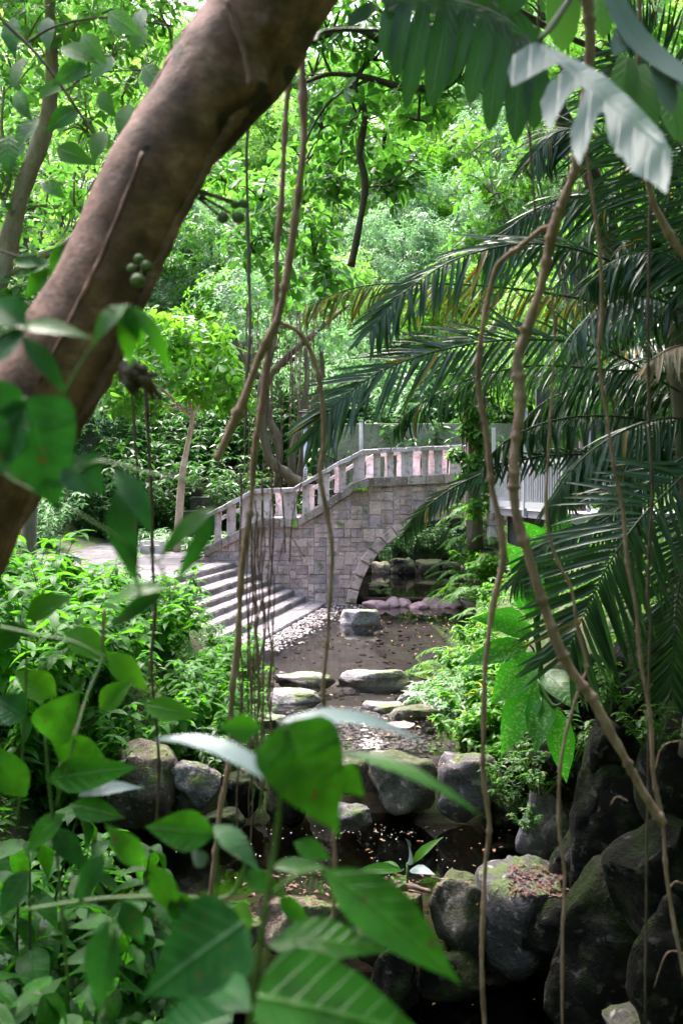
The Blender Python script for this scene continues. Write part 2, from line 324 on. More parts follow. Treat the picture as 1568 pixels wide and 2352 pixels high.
LG = dict(
 hillA=leafmat('hill_leaf_bright', (.09, .20, .03), (.17, .33, .06), (.28, .60, .08), .45, .42, .5),
 hillB=leafmat('hill_leaf_blue', (.06, .15, .06), (.13, .24, .11), (.20, .42, .15), .40, .40, .6),
 hillC=leafmat('hill_leaf_deep', (.025, .09, .015), (.06, .16, .025), (.12, .36, .03), .42, .38, .6),
 mid=leafmat('mid_leaf', (.028, .10, .014), (.06, .17, .02), (.13, .35, .028), .45, .42, .28, yellow=.006),
 lime=leafmat('lime_leaf', (.035, .14, .010), (.075, .225, .016), (.17, .45, .025), .48, .42, .28, yellow=.004),
 shrub=leafmat('shrub_leaf', (.022, .11, .008), (.05, .19, .012), (.12, .41, .012), .46, .42, .22, vein=(.08, .26, .03), veinamt=.6),
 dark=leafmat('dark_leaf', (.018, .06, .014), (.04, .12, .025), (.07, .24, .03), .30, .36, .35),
 near=leafmat('near_leaf', (.02, .12, .010), (.035, .16, .014), (.09, .41, .012), .42, .36, .25, vein=(.12, .34, .06), veinamt=.75, nside=8, blem=1),
 neardark=leafmat('near_dark_leaf', (.012, .08, .018), (.02, .115, .028), (.04, .26, .024), .26, .38, .28, vein=(.10, .26, .09), veinamt=.8, nside=8, blem=1),
 canopy=leafmat('canopy_leaf', (.03, .11, .018), (.06, .19, .028), (.14, .42, .04), .45, .35, .5, vein=(.09, .25, .04), veinamt=.5),
 monstera=leafmat('monstera_leaf', (.015, .07, .018), (.03, .11, .02), (.06, .24, .02), .25, .38, .5, vein=(.06, .15, .04), veinamt=.4),
 monsteragrey=leafmat('monstera_painted_sheen', (.13, .19, .20), (.20, .27, .29), (.07, .16, .08), .08, .38, .7, vein=(.14, .22, .18), veinamt=.6),  # pale grey-blue base colour holds the painted sky reflection of a glossy leaf
 palm=leafmat('palm_leaf', (.012, .045, .018), (.035, .085, .035), (.05, .16, .03), .25, .30, .5, yellow=.02),
 palmy=leafmat('palm_yellow_leaf', (.05, .085, .015), (.17, .14, .02), (.22, .24, .03), .35, .4, .3),
 palmdry=leafmat('dry_palm_leaf', (.30, .22, .14), (.46, .36, .26), (.4, .28, .12), .2, .5, .4),
 dief=leafmat('dieffenbachia_leaf', (.02, .14, .012), (.04, .22, .02), (.08, .55, .02), .42, .30, .5, vein=(.05, .22, .03), veinamt=.4, spot=.35, nside=10),
 fern=leafmat('fern_leaf', (.06, .18, .03), (.10, .22, .045), (.16, .38, .04), .4, .5, .25),
 litter=leafmat('fallen_leaf', (.17, .085, .04), (.34, .20, .07), (.3, .15, .05), .1, .6, .3),
 redlitter=leafmat('red_fallen_leaf', (.10, .035, .03), (.24, .11, .095), (.2, .05, .03), .1, .6, .3),
 speck=leafmat('pale_petal', (.6, .58, .55), (.8, .78, .72), (.5, .5, .4), .1, .5, .3),
)
# ------------------------------------------------------------------ leaves
def template(ts, ws, fold=.16, wave=0.0):
    V = []; F = []; g = []
    for i, (t, w) in enumerate(zip(ts, ws)):
        for s in (-1, 0, 1):
            V.append((s*w*.5, t, (abs(s)*w*fold)+(wave*math.sin(i*2.1+s)*w if s else 0))); g.append((.5+s*.5*(w if w > 0 else 0)/1.0, t))
    for i in range(len(ts)-1):
        a = i*3
        F += [(a, a+1, a+4, a+3), (a+1, a+2, a+5, a+4)]
    return np.array(V), np.array(F), np.array(g)
T = {
 'far': (np.array([(0, 0, 0), (.5, .45, .08), (0, 1, 0), (-.5, .45, .08)]), np.array([(0, 1, 2, 3)]), np.array([(.5, 0), (1, .45), (.5, 1), (0, .45)])),
 'lo': template([0, .35, .72, 1], [.04, 1, .72, .0]),
 'mid': template([0, .10, .28, .48, .70, .87, 1], [.05, .45, .92, 1, .66, .26, 0]),
 'obov': template([0, .25, .55, .78, .93, 1], [.06, .35, .8, 1, .6, .05], .10),
 'hi': template(list(np.linspace(0, 1, 15)), [.04, .30, .58, .79, .93, 1, 1, .95, .86, .74, .60, .44, .28, .12, 0], .13, .02),
 'heart': template(list(np.linspace(0, 1, 15)), [.25, .80, .97, 1, .97, .92, .85, .77, .67, .55, .42, .29, .16, .06, 0], .10, .03),
 'strip': template([0, .15, .4, .65, .85, 1], [.35, .95, 1, .85, .5, .05], .22),
 'strip2': template([0, .5, 1], [.5, 1, .05], .22),
}
def leaves(mb, tm, P, D, Nn, L, Wd, curl, rnd, m=0):
    V0, F0, G0 = T[tm] if isinstance(tm, str) else tm
    P = np.asarray(P, float).reshape(-1, 3); n = len(P)
    Y = nrm(np.asarray(D, float).reshape(-1, 3)); X = nrm(np.cross(Y, Nn)); Z = np.cross(X, Y)
    L = np.broadcast_to(L, n)[:, None, None]; Wd = np.broadcast_to(Wd, n)[:, None, None]; curl = np.broadcast_to(curl, n)[:, None, None]
    t = V0[None, :, 1:2]
    # bend along the leaf: arc instead of a straight rib
    ang = curl*t; yy = np.where(abs(curl) < 1e-3, t, np.sin(ang)/np.where(abs(curl) < 1e-3, 1, curl)); zz = np.where(abs(curl) < 1e-3, 0*t, -(1-np.cos(ang))/np.where(abs(curl) < 1e-3, 1, curl))
    V = P[:, None]+X[:, None]*V0[None, :, 0:1]*Wd+Y[:, None]*yy*L+Z[:, None]*(zz*L+V0[None, :, 2:3]*Wd)
    D4 = np.zeros((n, len(V0), 4)); D4[..., 0] = np.broadcast_to(rnd, n)[:, None]; D4[..., 1:3] = G0[None]
    F = (F0[None]+(np.arange(n)*len(V0))[:, None, None]).reshape(-1, F0.shape[1])
    mb.add(V.reshape(-1, 3), F, D4.reshape(-1, 4), m)
def rvec(n):
    return nrm(rng.normal(size=(n, 3)))
def foliage(mb, C, R, n, size, tm='far', k=6, wr=.42, droop=.25, flat=.75, curl=.3, m=0, shell=2.2, up=.7):
    """rosettes of k leaves round centres C (radius R)"""
    C = np.asarray(C, float).reshape(-1, 3); nc = len(C)
    R = np.broadcast_to(R, nc)
    c = np.repeat(C, n, 0); r = np.repeat(R, n)[:, None]
    d = rvec(len(c)); rad = rng.random((len(c), 1))**(1/shell)
    P = c+d*r*rad*np.array([1, 1, flat])
    ax = nrm(d*.8+np.array([0, 0, up])+rng.normal(size=d.shape)*.35)
    a = nrm(np.cross(ax, rvec(len(ax)))); b = np.cross(ax, a)
    P = np.repeat(P, k, 0); ax = np.repeat(ax, k, 0); a = np.repeat(a, k, 0); b = np.repeat(b, k, 0)
    ph = (np.tile(np.arange(k), len(c))*2*np.pi/k+rng.random(len(P))*.9)[:, None]
    D = np.cos(ph)*a+np.sin(ph)*b+ax*rng.uniform(.0, .7, (len(P), 1))-np.array([0, 0, droop])
    L = size*rng.uniform(.6, 1.25, len(P))
    cr = np.repeat(rng.random(nc), n*k)*.5+np.repeat(rng.random(len(c)), k)*.3+rng.random(len(P))*.2
    leaves(mb, tm, P+D*.02, D, ax+rng.normal(size=ax.shape)*.25, L, L*wr, curl, cr, m)
def tree(name, label, cat, loc, H, R, tr, nclump, leafmt, bark, size=.2, n=30, k=6, tm='far', lean=(0, 0), group=None, crown_z=.72, flat=.32, clr=.9, wr=.42, low=.0, curl=.3, droop=.25, limb=True, seed=1):
    rs = random.Random(seed)
    root = empty(name, loc); tag(root, label, cat, group)
    tb = MB()
    top = Vector((lean[0], lean[1], H*.85))
    P = [Vector((0, 0, -.4)), Vector((lean[0]*.15+rs.uniform(-.1, .1)*H*.1, lean[1]*.2, H*.25)), Vector((lean[0]*.5+rs.uniform(-.1, .1)*H*.3, lean[1]*.5, H*.5)), top]
    P = catmull(P, 6); tube(tb, P, [tr*1.25, tr, tr*.75, tr*.35], 9, rough=.12, seed=seed)
    C = []
    for i in range(nclump):
        th = rs.uniform(0, 6.283); q = rs.random()**.5
        z = rs.uniform(-1, 1)
        c = Vector((lean[0]*.8+math.cos(th)*R*q*math.sqrt(max(.05, 1-z*z*.8)), lean[1]*.8+math.sin(th)*R*q*math.sqrt(max(.05, 1-z*z*.8)), H*crown_z+z*H*flat))
        C.append(c)
        if limb and i % 2 == 0:
            s = P[rs.randint(int(len(P)*.45), len(P)-3)]
            mid = s.lerp(c, .5)+Vector((rs.uniform(-.2, .2), rs.uniform(-.2, .2), rs.uniform(-.1, .4)))*R*.3
            tube(tb, catmull([s, mid, c], 4), [tr*.38, tr*.2, tr*.06], 5, rough=.1, seed=i)
    tb.build('trunk', bark, root)
    cb = MB(); foliage(cb, [tuple(c) for c in C], [clr*rs.uniform(.7, 1.3) for c in C], n, size, tm, k, wr=wr, curl=curl, droop=droop)
    cb.build('crown', leafmt, root, smooth=False)
    return root
# ------------------------------------------------------------------ terrain
def itp(y, pts): return float(np.interp(y, [p[0] for p in pts], [p[1] for p in pts]))
LE = [(0, -1.2), (6, -1.6), (8, -2.8), (11.5, -2.9), (12.5, -2.6), (14, -1.6), (17, -1.75), (20, -1.5), (27, -.2), (30, .1), (45, .1)]
RE = [(0, 2.0), (6, 2.3), (10, 2.5), (13, 2.1), (17, 1.7), (20, 2.1), (27, 4.2), (30, 5.0), (45, 5)]
BED = [(0, 1.35), (1.8, 1.3), (5.5, -1.2), (7.5, -1.9), (9.6, -1.9), (10.2, -1.35), (12.0, -1.35), (12.8, -.35), (17, -.32), (18, -.28), (26.8, -.25), (27.3, -.1), (34, -.2), (38, -.1), (39.2, 1.6), (42, 1.9)]
LB = [(0, 1.8), (4, 1.5), (8, .9), (12, .35), (18, .7), (20, 1.0), (30, 1.0), (45, 1.1)]
RB = [(0, 2.2), (6, 1.6), (14, 1.7), (20, 2.2), (27, 2.6), (45, 2.6)]
def sst(a, b, x):
    t = min(1, max(0, (x-a)/(b-a))); return t*t*(3-2*t)
def height(x, y):
    yy = max(0, min(45, y)); l, r = itp(yy, LE), itp(yy, RE); bed = itp(yy, BED)
    wl = 2.9 if 19 < y < 31 else 1.5
    z = bed
    if x < l: z = bed+(itp(yy, LB)-bed)*(sst(0, 1, (l-x)/wl) if wl < 2 else min(1, (l-x)/wl))
    if x > r: z = bed+(itp(yy, RB)-bed)*sst(0, 1.0 if y < 14 else 2.2, x-r)
    if 19 < y < 31 and x < l: z -= .32
    if y > 38: z += (y-38)*.66 if y < 80 else 42*.66+(y-80)*.5
    if y < -1.5: z += min(11, (-1.5-y)*1.3)  # unseen bank behind the camera, raised to block light
    if x > 7: z += (x-7)*.75
    if x < -9: z += (-9-x)*.62
    z += noise.noise(Vector((x*.7, y*.7, 0)))*.12+noise.noise(Vector((x*2.3, y*2.3, 3)))*.05
    return z
def grid(mb, xs, ys, fn):
    V = [(x, y, fn(x, y)) for y in ys for x in xs]; nx = len(xs)
    F = [(j*nx+i, j*nx+i+1, (j+1)*nx+i+1, (j+1)*nx+i) for j in range(len(ys)-1) for i in range(nx-1)]
    mb.add(V, np.array(F))
mb = MB()
xs = sorted(set(list(np.arange(-60, -8, 2.0))+list(np.arange(-8, 9, .22))+list(np.arange(9, 61, 2.0))))
ys = sorted(set(list(np.arange(-16, -1, 1.0))+list(np.arange(-1, 40, .28))+list(np.arange(40, 130, 2.0))))
grid(mb, xs, ys, height)
tag(mb.build('ground', M['earth']), kind='structure')
mb = MB()     # pale brown sand and stones lying on the bed of the pool and stream
grid(mb, list(np.arange(-3.2, 6.5, .2)), list(np.arange(12.6, 35, .2)), lambda x, y: height(x, y)+.006 if itp(y, LE)-.5 < x < itp(y, RE)+.6 else height(x, y)-.1)
tag(mb.build('stream_bed', M['bed']), kind='structure')
def water(name, poly, z, mat):
    mb = MB(); mb.add([(x, y, z) for x, y in poly], [tuple(range(len(poly)))]); tag(mb.build(name, mat, smooth=False), kind='structure')
water('pool_water', [(-3.4, 16.6), (3.6, 16.6), (6.5, 27.0), (-1.2, 27.0)], 0.0, watermat('pool_water', (.66, .65, .65), .016, 7, 1.55))
water('shallow_water', [(-3.4, 12.4), (3.2, 12.4), (3.5, 16.6), (-3.4, 16.6)], -.11, watermat('shallow_water', (.66, .65, .65), .05, 12, 1.55))
water('lower_pool_water', [(-5, 9.9), (3.4, 9.9), (3.4, 12.4), (-5, 12.4)], -.84, watermat('lower_pool_water', (.30, .26, .25), .02, 7, 1.5))
water('dark_pool_water', [(-5, 4.5), (3.6, 4.5), (3.6, 9.9), (-5, 9.9)], -1.62, watermat('dark_pool_water', (.12, .09, .07), .05, 6))
water('upstream_water', [(-1.0, 27.55), (6.6, 27.55), (6.6, 37), (-1.0, 37)], .14, watermat('upstream_water', (.22, .20, .18), .03, 6))
# ------------------------------------------------------------------ plaza and steps
mb = MB()
e0 = [(541.6, 1291), (558, 1304), (596, 1318), (623, 1331), (650, 1343), (676, 1355), (703, 1369), (754, 1382)]
ST = [(W(u, v, 27).x, W(u, v, 27).z) for u, v in e0]
EDX = -.2
zp = ST[0][1]
for j in range(30):
    y0 = 17.5+j*.72
    for i in range(15):
        x1 = ST[0][0]+EDX*(27-y0)*-1*-1-.36-i*.86+(j % 2)*.4
        x1 = ST[0][0]+EDX*(27-y0)-.30-i*.86-(j % 2)*.3
        if y0 > 27: x1 = ST[0][0]-1.4-i*.86-(j % 2)*.3
        r = random.random()
        box(mb, (x1-.42, y0+.35, zp-.03-.006*r), (.84, .70, .07), (r, 0, 0, 0), bev=.008)
tag(mb.build('plaza_paving', M['pave'], smooth=False), kind='structure')
mb = MB(); mb.add([(-16, 17, zp-.05), (-3.0-2, 17, zp-.05), (-3.1, 27, zp-.05), (-3.1, 40, zp-.05), (-16, 40, zp-.05)], [(0, 1, 2, 3, 4)])
tag(mb.build('plaza_base', M['earth'], smooth=False), kind='structure')
stairs = empty('stone_steps', (ST[-1][0], 27, 0)); tag(stairs, 'broad flight of pale stone steps running down from the paved square to the pool', 'steps')
for k, (x0, z0) in enumerate(ST):
    mb = MB(); wtread = .46 if k == 0 else (x0-ST[k-1][0]+.1)
    L = 9.2; y = 0.0
    hh = .17
    while y < L:
        l = random.uniform(.24, .44); ym = 27-y-l/2
        r = random.random(); xe = x0+EDX*(y+l/2)
        box(mb, (xe-.16+random.uniform(-.006, .006), ym, z0-hh/2+random.uniform(-.006, .004)), (.32, l-.012, hh), (r, 0, 0, 0), m=1 if k < 7 else 0, bev=.018, rz=-.2)
        # pale worn top slab, proud of the edge stone
        box(mb, (xe-.165, ym, z0+.004), (.30, l-.02, .012), (random.random(), 0, 0, 0), rz=-.2, bev=.004)
        if wtread > .34:
            nn = 2 if k == 7 else 1; w1 = (wtread-.32)/nn
            for q in range(nn):
                box(mb, (xe-.33-w1*(q+.5), ym, z0-.04+random.uniform(-.004, .004)), (w1-.012, l-.012, .10), (random.random(), 0, 0, 0), rz=-.2, bev=.006)
        y += l
    mb.build('step', [M['step'], M['riser']], stairs, smooth=False, off=(ST[-1][0], 27, 0))
# ------------------------------------------------------------------ bridge
YB = 27.0
def X(u, y=YB): return (u-CX)/FP*W(CX, CY, y).y if False else W(u, 1176, y).x
def PT(lst, y=YB): return [(W(u, v, y).x, W(u, v, y).z) for u, v in lst]
LED = PT([(380, 1325), (470, 1277), (591, 1217), (601, 1211), (685, 1209), (755, 1168), (812, 1127), (849, 1117), (1062, 1108), (1300, 1106)])   # underside of the ledge
COP = PT([(432, 1200), (507, 1163), (582, 1124), (673, 1119), (718, 1095), (779, 1059), (835, 1032), (1062, 1022), (1300, 1019)])                # top of the coping
def pl(x, P): return float(np.interp(x, [p[0] for p in P], [p[1] for p in P]))
ac = W(1045, 1419, YB); AX, AZ = ac.x, ac.z; AR = 231/FP*27.1
xl, xr = X(400), X(1300)
bridge = empty('stone_arch_bridge', (AX, YB, 0)); tag(bridge, 'stone arch footbridge with a stepped balustrade crossing the stream', 'bridge')
OFF = (AX, YB, 0)
def arch_z(x):
    d = abs(x-AX)
    return AZ+math.sqrt(max(0, AR*AR-d*d)) if d < AR else -1.2
# core
mb = MB(); xsb = sorted(set([xl+i*(xr-xl)/90 for i in range(91)]+[AX+AR*math.cos(a*math.pi/60) for a in range(61)]+[p[0] for p in LED if xl < p[0] < xr]))
xsb = [a for i, a in enumerate(xsb) if i == 0 or a-xsb[i-1] > 1e-4]
for a, b in zip(xsb[:-1], xsb[1:]):
    za, zb, ta, tb_ = arch_z(a+1e-6), arch_z(b-1e-6), pl(a, LED), pl(b, LED)
    for yy, fl in ((YB+.013, False), (YB+3.0, True)):
        f = [(a, yy, za), (b, yy, zb), (b, yy, tb_), (a, yy, ta)]
        mb.add(f, [(3, 2, 1, 0) if fl else (0, 1, 2, 3)])
    mb.add([(a, YB+.03, ta+.2), (b, YB+.03, tb_+.2), (b, YB+3.0, tb_+.2), (a, YB+3.0, ta+.2)], [(0, 1, 2, 3)])
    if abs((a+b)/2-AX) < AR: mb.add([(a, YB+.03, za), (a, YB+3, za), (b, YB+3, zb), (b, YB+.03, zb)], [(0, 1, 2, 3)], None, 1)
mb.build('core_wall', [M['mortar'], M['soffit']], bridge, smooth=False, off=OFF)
# random ashlar facing
def clip(poly, a, b, c):          # keep a*x+b*z <= c
    out = []
    for i in range(len(poly)):
        p, q = poly[i], poly[(i+1) % len(poly)]
        dp, dq = a*p[0]+b*p[1]-c, a*q[0]+b*q[1]-c
        if dp <= 0: out.append(p)
        if (dp < 0 < dq) or (dq < 0 < dp):
            t = dp/(dp-dq); out.append((p[0]+(q[0]-p[0])*t, p[1]+(q[1]-p[1])*t))
    return out
def block(mb, poly, y, r, depth=.05, bev=.014, gap=.007):
    cx = sum(p[0] for p in poly)/len(poly); cz = sum(p[1] for p in poly)/len(poly)
    size = max(max(abs(p[0]-cx), abs(p[1]-cz)) for p in poly)
    if size < .03: return
    def sh(g): return [(p[0]-(p[0]-cx)/max(abs(p[0]-cx)+abs(p[1]-cz), .03)*g*1.5, p[1]-(p[1]-cz)/max(abs(p[0]-cx)+abs(p[1]-cz), .03)*g*1.5) for p in poly]
    n = len(poly); A = sh(gap); B = sh(gap+bev)
    V = [(p[0], y+depth, p[1]) for p in A]+[(p[0], y+.012, p[1]) for p in A]+[(p[0], y-random.uniform(.002, .02), p[1]) for p in B]
    F = [(i, (i+1) % n, n+(i+1) % n, n+i) for i in range(n)]+[(n+i, n+(i+1) % n, 2*n+(i+1) % n, 2*n+i) for i in range(n)]+[tuple(range(2*n, 3*n))]
    mb.add(V, F, (r, 0, 0, 0))
cw, chh = .165, .125
nx = int((xr-xl)/cw)+1; nz = 38; z0b = -.3
occ = [[0]*nz for _ in range(nx)]
mb = MB(); rr = random.Random(5)
for j in range(nz):
    for i in range(nx):
        if occ[i][j]: continue
        w, h = rr.choice([(2, 2), (2, 1), (3, 2), (2, 2), (1, 2), (3, 1), (2, 3), (1, 1), (3, 3), (2, 2), (3, 2)])
        while w > 1 and (i+w > nx or any(occ[i+q][j] for q in range(w))): w -= 1
        h = min(h, nz-j)
        for a in range(w):
            for b in range(h): occ[i+a][j+b] = 1
        jx = lambda: rr.uniform(-.012, .012)
        x0, x1, z0, z1 = xl+i*cw, xl+(i+w)*cw, z0b+j*chh, z0b+(j+h)*chh
        poly = [(x0, z0), (x1, z0), (x1, z1), (x0, z1)]
        xm, zm = (x0+x1)/2, (z0+z1)/2
        lt = pl(xm, LED)
        if z0 > max(pl(x0, LED), pl(x1, LED)): continue
        sl = (pl(x1, LED)-pl(x0, LED))/(x1-x0)
        poly = clip(poly, -sl, 1, lt-sl*xm)
        d = math.hypot(xm-AX, zm-AZ)
        if abs(xm-AX) < AR+.6 and zm > AZ-.3 and d < AR+.7:
            if d < AR+.02: continue
            ux, uz = (xm-AX)/d, (zm-AZ)/d; Rk = AR+.2
            poly = clip(poly, -ux, -uz, -(ux*AX+uz*AZ+Rk))
        elif abs(xm-AX) < AR+.15 and zm < AZ+.5: continue
        if len(poly) < 3: continue
        poly = [(p[0]+jx()*.4, p[1]+jx()*.4) for p in poly]
        block(mb, poly, YB, rr.random())
mb.build('facing_stone', M['bridge'], bridge, smooth=False, off=OFF)
# voussoirs
mb = MB(); nv = 23
for i in range(nv):
    a0, a1 = math.pi*i/nv+.004, math.pi*(i+1)/nv-.004
    ri, ro = AR-.02, AR+.28+random.uniform(-.015, .025)
    ring = [(AX+ri*math.cos(a0), AZ+ri*math.sin(a0)), (AX+ri*math.cos(a1), AZ+ri*math.sin(a1)), (AX+ro*math.cos(a1), AZ+ro*math.sin(a1)), (AX+ro*math.cos(a0), AZ+ro*math.sin(a0))][::-1]
    block(mb, ring, YB-.05, random.random()*.35+.35, depth=.3, bev=.02, gap=.008)
mb.build('arch_ring', M['bridge'], bridge, smooth=False, off=OFF)
def band(mb, P, z_top_off, th, y0, y1, seg=.5, jit=.01):
    """stones laid end to end along polyline P (x,z)"""
    for (xa, za), (xb, zb) in zip(P[:-1], P[1:]):
        L = math.hypot(xb-xa, zb-za); n = max(1, round(L/seg))
        for i in range(n):
            g = .006/L
            a, b = i/n+g, (i+1)/n-g; j = random.uniform(-jit, jit); r = random.random(); j2 = random.uniform(-jit, jit)
            p = [(xa+(xb-xa)*a, za+(zb-za)*a+z_top_off+j), (xa+(xb-xa)*b, za+(zb-za)*b+z_top_off+j2)]
            bv = .018
            V = []
            for (px, pz), s in zip(p, (1, -1)):
                px2 = px+s*.008
                V += [(px, y0, pz-th), (px, y0+j, pz-bv), (px2, y0+bv, pz), (px2, y1-bv, pz), (px, y1, pz-bv), (px, y1, pz-th)]
            F = [(0, 6, 7, 1)[::-1], (1, 7, 8, 2)[::-1], (2, 8, 9, 3)[::-1], (3, 9, 10, 4)[::-1], (4, 10, 11, 5)[::-1], (5, 11, 6, 0)[::-1], (0, 1, 2, 3, 4, 5), (11, 10, 9, 8, 7, 6)]
            mb.add(V, F, (r, 0, 0, 0))
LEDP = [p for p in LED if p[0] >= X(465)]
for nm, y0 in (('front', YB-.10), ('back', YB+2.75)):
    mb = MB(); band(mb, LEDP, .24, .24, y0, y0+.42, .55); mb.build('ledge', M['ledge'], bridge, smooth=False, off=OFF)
# balustrade: posts
posts = [(499, 16), (530, 20), (565, 20), (590, 18), (614, 20), (665, 32), (703, 19), (743, 28), (786, 17), (824, 29), (865, 17), (896, 16), (934, 29), (976, 16), (1006, 20), (1045, 28), (1086, 17), (1118, 18), (1150, 28), (1190, 18), (1225, 18), (1262, 28)]
def post(mb, x, zb, zt, w, y, d, top_slope=0.0, rr=random):
    n = 5; V = []; r = rr.random()
    for i in range(n):
        t = i/(n-1); s = 1-.10*math.sin(math.pi*t)+rr.uniform(-.03, .03)
        for a, b in ((-1, -1), (1, -1), (1, 1), (-1, 1)):
            V.append((x+a*w/2*s+rr.uniform(-.008, .008), y+b*d/2*s+rr.uniform(-.006, .006), zb+(zt-zb)*t+(a*top_slope*w/2)*(t if i == n-1 else 0)))
    F = [(3, 2, 1, 0)]+[(i*4+k, i*4+(k+1) % 4, i*4+4+(k+1) % 4, i*4+4+k) for i in range(n-1) for k in range(4)]+[(n*4-4, n*4-3, n*4-2, n*4-1)]
    mb.add(V, F, (r, 0, 0, 0))
for row, (yy, dx) in enumerate(((YB+.12, 0.0), (YB+2.9, .42))):
    for u, wpx in posts:
        x = X(u)+dx
        if x > xr-.1: continue
        zt = pl(x, COP)-.125; zb = pl(x, LED)+.20
        mb = MB(); w = wpx/84.7
        post(mb, x, zb, zt+.02, w, yy, .20 if wpx < 24 else .30)
        nm = 'pier' if wpx > 24 else 'baluster'
        mb.build(nm, M['rail'], bridge, smooth=False, off=OFF)
    mb = MB(); band(mb, [(px+dx, pz) for px, pz in COP if px+dx < xr+.1], 0, .12, yy-.19, yy+.19, .36, .012); mb.build('coping', M['coping'], bridge, smooth=False, off=OFF)
# end pier of the bridge on the right bank
mb = MB()
for k in range(3): box(mb, (W(1137, 1200, 25).x, 25, 2.05+k*.36), (.36, .5, .35), (random.random(), 0, 0, 0), bev=.02)
tag(mb.build('stone_pillar', M['rail'], smooth=False), 'pale squared stone pillar standing just below the white railing', 'pillar')
# ------------------------------------------------------------------ rocks
def rockmesh(seed, sx, sy, sz, sub=4, facet=.25, flat_top=0.0):
    import bmesh
    bm = bmesh.new(); bmesh.ops.create_icosphere(bm, subdivisions=sub, radius=1)
    rs = random.Random(seed); planes = []
    for i in range(15):
        n = Vector((rs.gauss(0, 1), rs.gauss(0, 1), rs.gauss(0, .8))).normalized(); planes.append((n, rs.uniform(.58, .84)))
    if flat_top: planes.append((Vector((rs.uniform(-.1, .1), rs.uniform(-.15, .05), 1)).normalized(), flat_top))
    V = []; o = Vector((seed*3.7, seed*1.3, seed*.7))
    for v in bm.verts:
        p = v.co.copy()
        for n, d in planes:
            k = p.dot(n)-d
            if k > 0: p -= n*k*.85
        q = v.co.normalized()
        w_ = noise.noise(q*2.2+o*2); p += q*(noise.noise(q*1.3+o)*.17+w_*.07+noise.noise(q*5+o)*.035+noise.noise(q*13+o)*.018-.05*max(0, 1-abs(w_)*14))
        V.append((p.x*sx, p.y*sy, p.z*sz))
    F = np.array([[x.index for x in f.verts] for f in bm.faces]); bm.free()
    return V, F
def rock(u, v0, v1, wpx, y, mat, label, seed, dy=1.0, name='boulder', flat=.55, group=None, cat='boulder', sink=.25, tilt=0):
    a, b = W(u, v0, y), W(u, v1, y)
    h = (a.z-b.z)/2; w = wpx/FP*y/2
    tf = (flat+.03) if flat else .86
    sz = 2*h*(1+sink)/(tf+.80); c = (a.x, y, a.z-sz*tf)
    V, F = rockmesh(seed, w/.86, w*dy/.86, sz, flat_top=flat)
    if tilt:
        V = [(x*math.cos(tilt)-z*math.sin(tilt), yy, x*math.sin(tilt)+z*math.cos(tilt)) for x, yy, z in V]
    mb = MB(); mb.add(V, F); o = mb.build(name, M[mat]); o.location = c
    return tag(o, label, cat, group)
